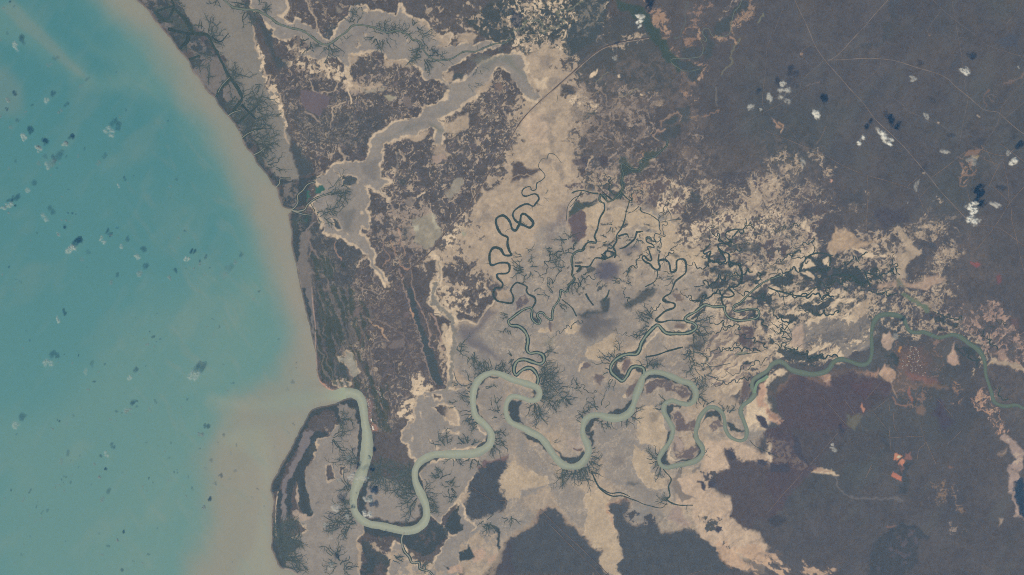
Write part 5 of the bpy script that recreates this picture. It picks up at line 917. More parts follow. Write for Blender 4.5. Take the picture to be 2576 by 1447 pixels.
CL = '''t23 520 370 115 30 5 20;t23 600 385 92 32 7 24;t23 680 360 80 30 6 22;t23 760 330 45 40 8 22;t23 780 200 -10 40 4 9;t23 460 320 150 40 4 9 .7;t23 1470 270 190 45 7 13;t23 1490 350 130 40 6 12;t23 1930 240 0 40 3 6 .6;t23 420 100 -50 50 4 7 .7;t23 1700 350 100 50 5 7 .6;t23 1560 690 190 40 6 11;t23 790 280 20 50 6 12
t22 300 890 -15 55 14 18;t22 290 1000 -5 50 12 22 1.1;t22 260 1130 30 60 10 16;t22 1080 640 -110 30 4 12;t22 1000 740 205 35 6 14;t22 1050 700 -100 50 6 9;t22 900 1200 -100 40 6 14;t22 1400 310 215 35 7 14;t22 1370 400 190 40 7 13;t22 1850 400 5 60 12 17;t22 1860 430 40 40 8 17;t22 1860 1080 0 60 9 11;t22 1950 1190 -60 50 6 9;t22 2160 1260 -80 40 7 12;t22 1520 1190 200 50 7 9;t22 1170 1300 60 60 9 12;t22 950 1340 90 50 7 9;t22 720 1320 200 50 7 9;t22 980 850 180 50 5 6;t22 1010 930 110 50 5 10;t22 240 1190 100 40 6 18 1.2;t22 340 670 0 25 5 18;t22 10 720 180 50 6 8;t22 230 50 -30 40 4 7;t22 750 1260 -120 40 5 9;t22 1800 640 80 40 8 16;t22 1850 780 80 50 8 14;t22 1900 900 70 60 9 14;t22 540 1130 90 80 8 10 1.2;t22 640 1020 -30 80 7 7;t22 400 60 200 50 5 9;t22 480 180 40 50 5 9;t22 2110 90 200 60 6 8;t22 2060 60 -80 60 5 7;t22 1930 170 -100 50 5 9;t22 1400 800 -60 60 7 10 1.1;t22 1320 800 -70 50 6 7;t22 2340 1200 180 50 5 6;t22 1860 1020 0 50 6 9;t22 1250 1220 30 50 5 9;t22 480 1090 -10 80 8 14 1.1
t12 2030 600 30 60 5 12;t12 2050 640 -70 60 5 9;t12 2170 690 60 60 6 12;t12 2280 750 80 60 6 10;t12 2300 850 215 40 8 13;t12 2380 830 -90 60 12 12;t12 2480 840 -70 50 8 11;t12 2190 960 200 50 8 12;t12 2160 1100 185 50 9 11;t12 2170 1240 180 50 8 12;t12 2220 1350 170 50 8 12;t12 2430 1250 200 60 6 9;t12 2400 1180 -100 50 5 9;t12 2540 1270 180 60 6 7;t12 2520 290 200 50 5 10;t12 2540 430 90 60 5 8;t12 1030 1240 200 40 5 8 .8;t12 850 1350 30 50 6 14;t12 860 1300 -30 60 5 10 .8;t12 2040 960 180 50 4 6;t12 2320 1000 0 30 3 11 .8;t12 2000 1160 180 60 5 8
t13 1200 300 65 28 9 22 .9;t13 1230 380 60 35 10 22 .9;t13 1300 480 70 60 9 13;t13 1580 430 165 35 9 20;t13 1590 520 175 35 10 24 1.1;t13 1600 620 180 35 10 24 1.1;t13 1560 700 160 40 8 20;t13 1700 630 0 55 12 16;t13 1740 740 20 50 9 13;t13 1850 470 -70 80 8 10;t13 1860 430 180 60 7 9;t13 1960 560 -20 150 12 8 1.1;t13 950 560 190 28 6 20;t13 950 760 190 35 9 20;t13 970 860 160 40 10 22;t13 900 950 120 80 9 14;t13 800 950 150 80 8 12;t13 1020 290 185 25 6 26;t13 780 80 20 50 6 18;t13 800 1250 -90 60 8 13 1.1;t13 820 1330 200 60 8 18;t13 900 1380 -20 80 8 12 1.1;t13 2390 60 20 60 10 14;t13 2400 130 60 50 8 12;t13 2000 285 95 50 6 9;t13 2180 290 100 50 7 10;t13 1900 130 -110 50 7 13;t13 2120 120 -80 90 12 9 1.2;t13 200 1120 -25 40 12 30 1.2;t13 240 1180 -5 35 10 30 1.3;t13 290 1300 -10 45 10 20 1.1;t13 400 1440 -50 60 9 13 1.1;t13 2330 930 90 60 9 14;t13 2300 940 0 60 6 12;t13 330 960 -40 50 6 14;t13 1600 980 90 50 6 9;t13 2540 860 100 80 6 9;t13 1680 1330 20 60 6 12;t13 1400 1280 60 90 7 10;t13 1700 740 30 50 6 14;t13 2020 640 180 40 5 13
t21 400 1080 170 50 5 6;t21 500 1110 200 40 6 9;t21 520 1230 190 40 6 9;t21 460 1180 200 50 5 7;t21 620 1400 100 60 7 9;t21 560 960 -120 60 7 8;t21 620 1060 200 60 6 8;t21 100 1130 180 40 5 9 .8;t21 170 1100 -30 40 4 7 .7;t21 180 1200 -60 60 5 8;t21 120 1280 180 60 7 10;t21 200 1280 60 60 5 7;t21 380 1410 -90 60 6 6;t21 1150 1370 -20 60 5 6;t21 1090 1390 200 40 5 8;t21 1160 1290 0 80 5 5;t21 1010 830 180 80 5 6;t21 1240 960 60 60 5 8;t21 690 1330 60 60 6 9;t21 2200 990 0 60 5 7;t21 1620 1350 180 40 6 8;t21 870 1440 -80 60 4 6;t21 2260 1340 180 60 6 8;t21 950 960 200 80 4 5;t21 330 510 0 40 2 5 .5
t11 740 490 -15 35 6 20 .8;t11 850 490 0 30 6 14;t11 700 700 0 30 7 16;t11 620 700 -30 60 6 10;t11 880 520 70 40 6 13;t11 100 40 60 60 10 14 1.2;t11 60 60 20 60 6 14;t11 120 200 0 60 6 10;t11 640 740 50 30 3 16 .6;t11 600 360 -10 30 4 9 .6;t11 200 250 30 60 6 12;t11 420 740 80 90 8 10 1.2
t10 660 460 130 40 5 12;t10 740 460 50 40 7 14;t10 560 420 140 40 5 11;t10 1330 330 -80 60 9 14 .8;t10 1250 310 -90 50 7 10 .8;t10 1300 390 70 60 9 12 .8;t10 1420 320 -90 60 7 11 .8;t10 1500 340 -50 60 7 10 .8;t10 1600 260 -60 120 6 7;t10 1650 350 -20 60 7 12 .8;t10 1670 500 190 50 8 15;t10 1640 540 150 50 8 13;t10 1720 620 80 60 8 13;t10 980 220 -90 50 7 12 .8;t10 1050 60 100 80 5 8 .7;t10 1200 400 120 70 7 9;t10 0 1100 -30 40 7 22 1.1;t10 0 1250 -10 40 8 22 1.2;t10 0 1400 0 40 8 20 1.1;t10 0 980 10 60 6 10;t10 100 1420 -30 50 6 14;t10 1850 570 -50 50 7 9;t10 1750 560 0 60 6 9;t10 60 60 -20 60 8 10;t10 100 120 -60 50 5 8;t10 860 380 60 40 4 9 .6;t10 0 870 10 30 4 7;t10 1800 380 200 40 4 8 .7;t10 2450 480 60 80 5 7 .6;t10 2250 700 80 80 6 8 .5;t10 2180 860 60 80 5 8 .5;t10 1000 150 200 60 5 8
t00 2330 780 -65 35 8 19;t00 2330 790 -20 40 7 12;t00 2310 800 30 40 6 12;t00 2270 790 190 30 4 8;t00 2130 370 -50 60 9 17 .9;t00 2110 400 0 70 9 13;t00 2070 520 80 60 8 10;t00 2120 620 180 70 8 12 .8;t00 2430 960 -70 50 8 15;t00 2430 1000 100 60 10 18 1.2;t00 2400 1080 140 60 8 12 1.1;t00 2500 1050 0 60 8 14 1.2;t00 2120 240 -80 50 6 11 .8;t00 1850 400 0 180 14 11 1.3;t00 1720 120 -60 80 8 12 1.5;t00 1650 90 120 80 8 11 1.5;t00 1900 250 100 80 10 12 1.5;t00 2000 300 -90 80 6 9;t00 2500 60 190 50 8 14;t00 2480 130 95 25 6 15 1.1;t00 2200 20 200 40 5 10;t00 2576 120 90 60 8 10 1.2;t00 2100 760 0 180 7 7 1.1;t00 1960 640 -30 60 6 12 1.1;t00 2450 1200 -60 80 9 15 1.2;t00 2480 1350 -30 70 9 15 1.2;t00 1800 240 180 80 7 10 1.4;t00 1760 20 -20 80 7 10 1.4'''
for ln in CL.split('\n'):
    for s in ln.split(';'): cluster(s)
mgz = .318
cm = lambda: np.array(A(74, 87, 96))*random.uniform(.85, 1.35)
def ashore(p, lim=-.9):
    out = []
    for q in p:
        i = int(np.searchsorted(xs, q[0])); j = int(np.searchsorted(ys, q[1]))
        if 0 < i < W_ and 0 < j < H_ and sdc[j, i] > lim: break
        out.append(q)
    return out
BR = [max((ashore(p), ashore(p[::-1])), key=len) for p in BR]; hairs = [ashore(p) for p in hairs]
for i, p in enumerate(BR): mg.add(wobble([(a, b, w*(1.22 if w < 1.6 else 1.0)) for a, b, w in p], .22, .12), .325 + (i % 5)*.003, np.array(A(62, 79, 90))*random.uniform(.9, 1.2))
for p in hairs: mg.add(p, .316 + random.random()*.006, cm())
# wet litter and seedlings thinning out round the thickets, and pale levees outside them
def density(strips, rad, wmin=0, xmin=-99):
    D = np.zeros((H_, W_), np.float32)
    for p in strips:
        if len(p) < 2: continue
        a = np.array(p); a = a[(a[:, 2] >= wmin) & (a[:, 0] > xmin)]
        if not len(a): continue
        i = np.searchsorted(xs, a[:, 0]); j = np.searchsorted(ys, a[:, 1]); ok = (i > 0) & (i < W_) & (j > 0) & (j < H_)
        np.add.at(D, (j[ok], i[ok]), a[ok, 2])
    for ax in (0, 1):
        for _ in range(3):
            c = np.cumsum(D, axis=ax); n = 2*rad+1
            D = (np.roll(c, -rad, ax) - np.roll(c, rad+1, ax))/n
            if ax: D[:, :rad+1] = 0; D[:, -rad-1:] = 0
            else: D[:rad+1] = 0; D[-rad-1:] = 0
    return D
wet = density(hairs, 3); big = density(BR, 4, .6, 600)
full = (slice(0, H_), slice(0, W_)); onland = sstep(.3, 1.2, -sdc)
put(full, sstep(.020, .10, big*(1+.5*NM))*(1-sstep(.16, .26, big))*.50*onland*sstep(600, 660, X)*sstep(.08, .17, col[..., 0]), C_CREAM, .10)
put(full, sstep(.10, .30, big*(1+.4*NF))*.75*onland, A(76, 86, 95), .15)
put(full, sstep(.02, .30, wet*(1+.5*NF+.4*NM))*.50*onland, A(88, 96, 104), .12)
grid_obj('ground', X, Y, Z, col, attr_mat('land_cover', 1.0, 0.0, .9, .16))
mg.build('mangrove', attr_mat('mangrove_leaves', 1, 0, .8, .25), 'stuff', label='dark green mangrove growing along the creeks and river banks', category='mangrove')

# ------------------------------------------------------------------ roads
ROADS = [(.58, A(122, 114, 114), ['t30 240 -60 400 280 480 470 570 600 690 740 850 920 950 1030 1110 1230 1340 1446 t31 1450 130 1540 230 1620 330 1740 480 2000 760', 't30 1240 -40 1000 230 830 420 680 570 610 610', 't30 600 605 1150 592 1500 680 1770 770 1900 880 2010 970 2170 1100 2310 1130 2400 1210 2576 1350 2700 1430']),
  (.38, A(109, 105, 110), ['t30 1620 -40 1770 110 1880 200 2120 380 2240 470 2576 570 2700 600', 't30 1845 -40 1900 300 1940 520 1990 900 2015 980 1960 1250 1930 1446', 't30 2650 760 2576 820 2450 950 2360 1060 2330 1160 2300 1260 2180 1446', 't30 2650 970 2576 1030 2380 1190', 't30 560 610 350 800 290 950 0 1110 t20 2400 1200 2150 1370 2050 1446', 't30 1010 830 1120 910 1340 1040 1420 1120 1710 1245 1840 1330',
    't30 455 440 335 530 450 690', 't30 1130 600 1120 680 1010 780 870 890', 't30 160 60 60 320 0 440', 't30 1610 338 1900 370 2010 385', 't30 2130 375 2280 360', 't30 2560 0 2540 60 2400 240', 't30 1730 120 1640 240 1600 330', 't30 860 200 890 270 1010 215', 't30 0 1140 60 1200 130 1280 200 1290 300 1410 350 1446',
    't20 2570 450 2540 800 2520 1050 2576 1120', 't20 1470 0 1600 180', 't12 570 20 880 70 1280 140 1540 190 1750 250 1860 270', 't12 1140 680 1400 700 1650 715', 't12 1700 690 1760 680', 't12 1440 830 1560 850 1740 862', 't12 1565 740 1560 850 1545 1100', 't12 1395 700 1390 1000 1380 1160', 't12 1170 1320 1290 1320', 't11 1480 190 1700 340', 't21 1550 40 1700 50 1900 35', 't21 2080 430 2250 430 2400 400']),
  (.42, A(120, 109, 108), ['t31 -20 -140 0 -120 300 0 530 90 740 215', 't31 740 215 1000 320 1230 380 1490 480 1520 540 1560 640', 't31 1000 320 1005 480 990 880', 't31 1990 80 1660 330 1640 340', 't31 2650 330 2576 430 2430 600 2290 820 2030 1150', 't31 2250 410 2430 600 2450 750 2500 960 2576 1300', 't31 2290 820 2420 910 2576 1020 2700 1100', 't31 2090 815 2280 830', 't31 2500 30 2430 100 2330 210 2220 430', 't31 1530 540 1640 410', 't31 1540 310 1410 420', 't31 2370 180 2410 400 2430 600', 't31 2330 0 2450 80 2576 180', 't31 2190 50 2280 220', 't31 2150 150 2330 210', 't31 2000 0 2300 110 2430 110', 't31 1690 990 1760 1180', 't31 1780 560 1950 700', 't31 2000 440 2030 580', 't31 2040 880 2010 970',
    't33 1220 -60 1225 60 1230 190', 't33 1230 60 1400 55 1560 50', 't33 1535 -60 1580 110 1520 180 1500 290', 't33 1590 110 1690 330', 't33 700 20 560 180 420 340', 't33 350 410 0 810 t23 2560 830', 't33 1800 130 1900 40 1940 0', 't33 2200 270 2360 340', 't33 1040 340 980 470', 't33 1040 370 1000 430', 't32 1060 1250 1200 1430', 't32 980 1130 1140 950', 't32 1050 1240 1220 1110', 't32 1215 1110 1220 1240', 't32 1260 1250 1270 1400 1300 1446', 't32 1700 1120 1860 1300', 't32 530 1080 780 1370', 't32 770 1130 870 1270',
    't23 280 780 450 950 700 1180 970 1446', 't23 320 880 560 1120 830 1380 880 1446', 't13 2170 560 2390 695 2510 695 2500 780 2440 820', 't23 1800 1430 1950 1395']),
  (.85, A(96, 91, 98), ['t20 1390 378 1150 415 950 465 850 520 740 610 640 700 540 790 430 890 300 1000 150 1150 60 1260 t11 2535 0 2350 280 2250 450 2160 600 2030 750 1900 900 1770 1070 1600 1220 1500 1310 1390 1446 t12 1300 150 1200 330 1060 500 1050 580']),
  (.6, A(150, 138, 130), ['t20 1380 385 1150 424 950 476 850 532 740 625 640 715 540 805 430 905 310 1010'])]
rd = Rib(); z = .36
for w, c, L in ROADS:
    for s in L:
        z += .004; p = smooth([(*q, w) for q in P(s)], 3)
        rd.add(wobble(p, .35, .15), z, np.array(c))
rd.build('road', attr_mat('road_dirt', 1, 0, .15, .35))

# ------------------------------------------------------------------ town houses
def roof_mat(nm, c): return flat_mat(nm, c, .6, .3, 2, .1)
RM = [roof_mat('roof_pale_metal', (.46, .46, .45)), roof_mat('roof_grey_metal', (.30, .30, .31)), roof_mat('roof_red', (.34, .20, .17)), roof_mat('roof_cream', (.40, .36, .31))]
WALLM = flat_mat('house_wall', (.5, .47, .42))
def house_meshes(a, b, h):
    me = bpy.data.meshes.new('house_wall'); v = [(x, y, q) for q in (0, h) for x, y in ((-a, -b), (a, -b), (a, b), (-a, b))]
    me.from_pydata(v, [], [(0, 1, 5, 4), (1, 2, 6, 5), (2, 3, 7, 6), (3, 0, 4, 7), (0, 3, 2, 1), (4, 5, 6, 7)]); me.materials.append(WALLM)
    r = bpy.data.meshes.new('house_roof'); e = 1.12; z0 = h+.004; z1 = h+b*.55
    r.from_pydata([(-a*e, -b*e, z0), (a*e, -b*e, z0), (a*e, b*e, z0), (-a*e, b*e, z0), (-a*.55, 0, z1), (a*.55, 0, z1)], [], [(0, 1, 5, 4), (1, 2, 5), (2, 3, 4, 5), (3, 0, 4), (0, 3, 2, 1)])
    return me, r
KIT = []
for a, b, h in ((.42, .26, .1), (.30, .22, .09), (.55, .3, .12)):
    me, r = house_meshes(a, b, h); ro = []
    for m in RM: q = r.copy(); q.materials.append(m); ro.append(q)
    KIT.append((me, ro))
def house(px, py, rot, k, rm, label, group):
    e = bpy.data.objects.new('house', None); COL.objects.link(e)
    x, y = W(px, py); e.location = (x, y, .325); e.rotation_euler = (0, 0, rot)
    e['label'] = label; e['category'] = 'house'
    if group: e['group'] = group
    for nm, me in (('wall', KIT[k][0]), ('roof', KIT[k][1][rm])):
        o = bpy.data.objects.new(nm, me); COL.objects.link(o); o.parent = e
def inpoly(x, y, q):
    r = False
    for i in range(len(q)):
        (a, b), (c, d) = q[i], q[(i+1) % len(q)]
        if (b > y) != (d > y) and x < (c-a)*(y-b)/(d-b)+a: r = not r
    return r
town = P('t32 1370 680 1430 580 1500 600 1540 720 1570 800 1640 890 1590 910 1500 850 1360 830 1340 760')
th = math.radians(12); n = 0
cx, cy = P('t32 1480 740')[0]
for i in range(-24, 24):
    for j in range(-24, 24):
        u, v = i*1.15, j*1.5 + (.25 if i % 2 else 0)
        if i % 4 == 0: continue
        x = cx+u*math.cos(th)-v*math.sin(th)+random.gauss(0, .12); y = cy+u*math.sin(th)+v*math.cos(th)+random.gauss(0, .12)
        if inpoly(x, y, town) and random.random() < .42 and n < 190:
            house(x, y, -th+(PI/2 if random.random() < .4 else 0), random.choice((0, 0, 1, 2)), random.choice((0, 0, 1, 1, 2, 3)), 'tiny metal roofed house in the street grid of the inland town below the river bend', 'houses of the inland town'); n += 1
for s, nn, lab, gr in (('t12 1110 1110 1150 1130 1180 1330 1190 1440 1160 1440 1130 1260', 42, 'tiny pale roofed house in the strip along the east bank near the river mouth', 'houses along the river mouth bank'),
               ('t12 1205 980 1240 980 1265 1110 1235 1120', 24, 'tiny pale roofed house on the sandy ridge north of the river mouth town', 'houses on the sandy ridge'),
               ('t12 670 975 720 970 770 1030 740 1030', 12, 'tiny pale roofed house on the beach point north of the river mouth', 'houses on the beach point')):
    q = P(s); n = 0; placed = []
    while n < nn:
        x = random.uniform(min(p[0] for p in q), max(p[0] for p in q)); y = random.uniform(min(p[1] for p in q), max(p[1] for p in q))
        if not inpoly(x, y, q) or any(math.hypot(x-a, y-b) < .95 for a, b in placed): continue
        placed.append((x, y)); n += 1
        house(x, y, math.radians(random.choice((80, -10))+random.gauss(0, 4)), random.choice((0, 1)), random.choice((0, 0, 1, 2, 3)), lab, gr)
def shed(px, py, a, b, h, rot, label):
    me, r = house_meshes(a, b, h); r.materials.append(flat_mat('shed_roof', (.8, .8, .78)))
    e = bpy.data.objects.new('warehouse', None); COL.objects.link(e); x, y = W(px, py)
    e.location = (x, y, .34); e.rotation_euler = (0, 0, rot); e['label'] = label; e['category'] = 'warehouse'
    for nm, m in (('wall', me), ('roof', r)):
        o = bpy.data.objects.new(nm, m); COL.objects.link(o); o.parent = e
x, y = P('t12 1178 1412')[0]; shed(x, y, 1.7, .5, .3, math.radians(-80), 'long white warehouse roof on the river bank at the edge of the orange clearing')
x, y = P('t12 1160 1330')[0]; shed(x, y, .9, .45, .25, math.radians(-80), 'short white shed roof on the river bank upstream of the boats strip')

# ================================================================== clouds
CM = {}
def cloud_mat(alb):
    if alb in CM: return CM[alb]
    m = bpy.data.materials.new('cloud_vapour'); m.use_nodes = True
    nt = m.node_tree; N = nt.nodes; L = nt.links; N.remove(N['Principled BSDF'])
    out = N['Material Output']; d = N.new('ShaderNodeBsdfDiffuse'); d.inputs['Color'].default_value = (alb*(.93 if alb > .6 else .78), alb, alb*1.06, 1)
    tl = N.new('ShaderNodeBsdfTranslucent'); tl.inputs['Color'].default_value = (alb*(1 if alb > .6 else .8), alb, alb, 1)
    mx0 = N.new('ShaderNodeMixShader'); mx0.inputs['Fac'].default_value = .3
    L.new(d.outputs[0], mx0.inputs[1]); L.new(tl.outputs[0], mx0.inputs[2])
    tr = N.new('ShaderNodeBsdfTransparent'); mx = N.new('ShaderNodeMixShader')
    a = N.new('ShaderNodeAttribute'); a.attribute_name = 'thickness'
    L.new(a.outputs['Fac'], mx.inputs['Fac']); L.new(tr.outputs[0], mx.inputs[1]); L.new(mx0.outputs[0], mx.inputs[2]); L.new(mx.outputs[0], out.inputs['Surface'])
    CM[alb] = m; return m
SUN_EL = math.radians(50); SH = (.52, -.855)     # shadow direction in map axes (east, south-negative = north)
CAMZ = 2600.0
def make_cloud(px, py, rx, ry, ang, alpha, h, alb, label, group, ring=False, seed=0):
    """px,py: apparent map position; a lumpy lens of vapour at height h, thinning to its edge"""
    rng = np.random.RandomState(seed)
    k = (CAMZ-h)/CAMZ
    x0, y0 = W(px, py); x0 *= k; y0 *= k
    R = max(rx, ry)*2.0+1.5; st = max(.22, R/26)
    g = np.arange(-R, R+st, st); gx, gy = np.meshgrid(g, g); gx = gx.astype(np.float32); gy = gy.astype(np.float32)
    c, s = math.cos(ang), math.sin(ang)
    u = (gx*c+gy*s); v = (-gx*s+gy*c)
    f = np.zeros_like(gx)
    nl = 3 if max(rx, ry) < 2.5 else 6
    for i in range(nl):
        ox, oy = rng.uniform(-.62, .62)*rx, rng.uniform(-.62, .62)*ry; r = rng.uniform(.42, .78)
        f = np.maximum(f, np.exp(-(((u-ox)/(rx*r))**2+((v-oy)/(ry*r))**2)*1.1)*rng.uniform(.75, 1))
    if ring: f *= sstep(.15, .75, np.sqrt((u/rx)**2+(v/ry)**2)+.15)
    o1, o2 = rng.uniform(0, 400, 2)
    n = fbm(gx+o1, gy+o2, 2.6, 4, seed % 30, .6); n2 = fbm(gx+o2, gy+o1, 1.1, 3, (seed+5) % 30, .6)
    f = f + .42*n*np.clip(f*2, 0, 1) + .10*n2*np.clip(f*2, 0, 1)
    edge = 1-sstep(R*.8, R*.98, np.sqrt(gx**2+gy**2))
    f *= edge
    dens = sstep(.16, .86, f)
    al = 1-np.sqrt(np.clip(1-alpha*dens, 0.0, 1))
    top = np.clip(f, 0, 1.2)**.7*min(rx, ry)*.75*(1+.25*n2)
    idx = -np.ones(gx.shape, int); keep = f > .12
    V = []; AL = []; n_ = 0
    for a, b in zip(*np.where(keep)): idx[a, b] = n_; n_ += 1; V.append((gx[a, b], gy[a, b], top[a, b]))
    AL = list(al[keep])
    F = []; nV = n_
    V += [(p[0], p[1], -.12*p[2]-.01) for p in V]; AL = AL+AL
    q00, q01, q10, q11 = idx[:-1, :-1], idx[:-1, 1:], idx[1:, :-1], idx[1:, 1:]
    ok = (q00 >= 0) & (q01 >= 0) & (q10 >= 0) & (q11 >= 0)
    quads = np.stack([q00[ok], q01[ok], q11[ok], q10[ok]], -1)
    ed = {}
    for q in quads.tolist():
        F.append(tuple(q)); F.append(tuple(nV+i for i in reversed(q)))
        for i in range(4):
            e = (q[i], q[(i+1) % 4]); ed[e] = 1
    for (i, j) in list(ed):
        if (j, i) not in ed: F.append((j, i, nV+i, nV+j))
    me = bpy.data.meshes.new('cloud'); me.from_pydata([tuple(map(float, p)) for p in V], [], F)
    me.polygons.foreach_set('use_smooth', np.ones(len(me.polygons), bool))
    at = me.attributes.new('thickness', 'FLOAT', 'POINT'); at.data.foreach_set('value', np.array(AL, np.float32))
    me.materials.append(cloud_mat(alb)); me.update()
    o = bpy.data.objects.new('cloud', me); COL.objects.link(o); o.location = (x0, y0, h)
    o['label'] = label; o['category'] = 'cloud'
    if group: o['group'] = group
    return o
HL, HS, HR = 24.5, 10.2, 12.6       # heights: inland, over the sea, over the river mouth
LAND = '''t20 1300 215 6.2 3.6 40 .97|bright two-lobed cloud over the green floodplain, top centre
t20 1268 155 3.0 2.4 0 .9|small bright puff just above the two-lobed cloud over the green floodplain
t20 1035 580 2.4 2.8 0 .4|faint hazy puff south-west of the bright two-lobed cloud
t20 2400 1085 3.2 2.4 40 .72|small white puff just north of the dirt track, left of two
t20 2505 1105 2.0 1.6 0 .6|tiny white puff just right of the small puff by the dirt track
t30 20 990 2.4 5.0 -10 .75|tall narrow cloud left of the ring cloud below the road junction
t30 150 845 2.8 2.6 0 .8|white puff directly above the ring cloud
t30 155 940 5.2 4.6 0 .72|ring-shaped broken cloud west of the road junction
t30 190 1015 2.8 2.4 0 .42|thin small cloud directly below the ring-shaped cloud
t30 485 1125 2.8 5.6 15 .93|slanting white cloud south of the road junction near a leaf-shaped shadow
t30 935 1412 3.4 4.0 0 .97|compact white cloud left of the large elongated cloud beside the road
t30 1178 1388 8.2 4.0 -35 1|largest elongated white cloud beside the diagonal road in the north-east
t30 1592 1170 2.0 4.0 20 .5|faint upright cloud on the thin track east of the large elongated cloud
t30 1452 792 3.4 2.4 0 .5|faint double puff in the empty plain below the east road
t30 1978 712 4.0 3.6 -30 .9|three-pointed white cloud beside the north-south track
t30 2530 680 1.8 1.4 0 .35|very faint speck of cloud at the right edge above the winding creek
t31 1790 85 4.0 2.6 -20 .62|wispy cloud between the two eastern tracks
t31 2465 175 4.0 3.2 0 .9|bright white cloud near the right edge above the track crossing
t31 2418 98 2.4 2.4 0 .42|faint puff left of the bright cloud near the right edge
t31 2060 175 5.5 4.5 0 .30|pale thin veil over the pinkish bare ground by the track star
t31 2052 628 5.4 3.2 0 1|top lump of the stacked bright cloud column beside the dumbbell shadow
t31 2068 690 4.0 4.0 0 1|middle lump of the stacked bright cloud column
t31 2048 782 5.6 4.6 20 1|bottom lump of the stacked bright cloud column
t31 2275 612 4.4 2.6 -20 .75|white smudge right of the stacked cloud column
t31 2130 770 2.0 2.0 0 .5|tiny puff hugging the lower right of the stacked cloud column
t31 1490 425 2.2 5.4 -10 .4|faint upright veil at the bend of the tan road
t31 355 195 2.2 5.0 15 .5|faint upright cloud over the speckled creek in the centre right
t31 1396 600 1.6 1.6 0 .25|barely visible speck over the dark plain below the tan road
t33 645 135 2.0 2.0 0 .7|small bluish white puff over the south-eastern heath, upper of two
t33 645 185 3.4 2.6 0 .5|thin bluish cloud just below the small bluish puff of the south-eastern heath
t32 1290 500 3.4 2.2 -30 .35|faint smoke-like veil over the sand north-west of the town'''
RIV = '''t13 952 432 3.6 3.6 -40 .8|white cloud touching the left edge of the wide river bend
t13 1060 465 5.4 3.6 0 .55|thin veil lying across the wide river near its mouth
t13 1125 692 3.6 3.2 0 .85|white cloud inside the river loop, upper of two
t13 1125 832 4.2 3.6 20 .95|bright white cloud inside the river loop, lower of two
t13 795 757 4.4 3.8 -20 .75|white cloud on the mudflat left of the river loop
t13 916 862 1.9 2.4 -20 .55|small puff between the mudflat cloud and the river
t13 702 942 2.8 2.6 0 .45|faint puff on the mudflat south-west of the river loop
t13 830 498 2.3 1.9 0 .42|small faint puff beside the dark scrub island on the mudflat
t13 746 1366 2.2 2.8 0 .5|faint white puff over the mudflat at the bottom edge
t13 750 1062 2.6 2.6 0 .3|very thin haze patch over the mudflat south of the river loop
t13 1108 503 1.9 1.9 0 .5|tiny puff on the right bank opposite the veil over the river'''
SEA = '''t00 165 470 2.6 4.4 30 .45|oblong white cloud in the top left of the bay below the sediment streak
t00 70 1005 2.0 2.0 0 .4|small puff near the left edge of the upper bay
t00 470 1015 2.2 3.6 0 .45|upright white puff with a dark shadow in the upper bay
t00 245 1385 2.4 4.4 20 .5|slanting white cloud in the left of the bay under a long shadow
t00 1100 1325 4.8 3.6 -30 .42|spreading white cloud under a forked shadow in the middle of the upper bay
t01 390 45 2.8 3.8 20 .45|white cloud south-east of the slanting cloud at the left of the bay
t01 650 5 2.8 1.8 0 .4|small flat puff in the upper bay, right of the slanting cloud
t01 480 230 2.2 3.4 0 .35|upright pale puff left of the scattered shadow patch
t01 275 465 3.2 2.4 -30 .3|dim cloud with a small shadow above it, left of the bay
t01 85 610 3.6 3.0 0 .42|white cloud at the left edge under a cluster of shadows, right half
t01 32 642 3.4 2.4 0 .36|white cloud at the left edge under a cluster of shadows, left half
t01 465 742 3.0 4.0 20 .32|pale cloud under a long slanting shadow in the left of the bay
t01 1200 425 2.0 2.0 0 .38|tiny bright puff under a round shadow in the middle of the bay
t01 582 910 2.3 2.3 0 .26|dim puff south of the pale slanting cloud
t01 728 1032 3.6 3.0 0 .6|brightest cloud of the bay, upper lobe beside the ragged shadow
t01 700 1075 3.6 3.2 0 .5|lower lobe next to the brightest cloud of the bay
t01 1030 968 3.0 4.0 -10 .5|white cloud under a hooked shadow in the middle of the bay
t01 1225 1030 2.2 2.2 0 .32|dim puff right of the hooked-shadow cloud
t01 1365 1125 3.2 2.6 0 .38|dim wide puff under a square shadow in the middle of the bay
t01 1885 1165 2.3 2.5 0 .62|round bright puff off the middle of the coast
t01 1400 1305 2.6 2.8 0 .22|faint smudge under a grey shadow below the middle of the bay
t01 1710 1345 2.2 2.2 0 .22|faint smudge left of the round bright puff's lower shadows
t02 588 312 1.9 4.2 10 .46|narrow upright cloud under a broken shadow in the lower left of the bay
t02 470 745 3.4 3.6 0 .36|ragged cloud under a large shadow at the lower left, left half
t02 515 762 2.4 2.2 0 .38|ragged cloud under a large shadow at the lower left, right half
t02 1302 906 2.2 2.6 0 .45|small bright puff under a round shadow in the lower bay
t02 1960 890 5.4 5.2 0 .42|widest thin cloud of the lower bay, under a ragged shadow near the plume
t02 160 1392 3.2 3.0 0 .35|dim puff at the lower left edge of the bay
t02 1275 1240 2.3 2.3 0 .26|dim puff under the cluster of shadows low in the bay
t02 867 845 2.1 3.2 0 .2|faint upright smudge right of the ragged cloud
t03 1070 232 2.8 2.2 -20 .38|small bright streak under a ragged shadow at the bottom left of the bay'''
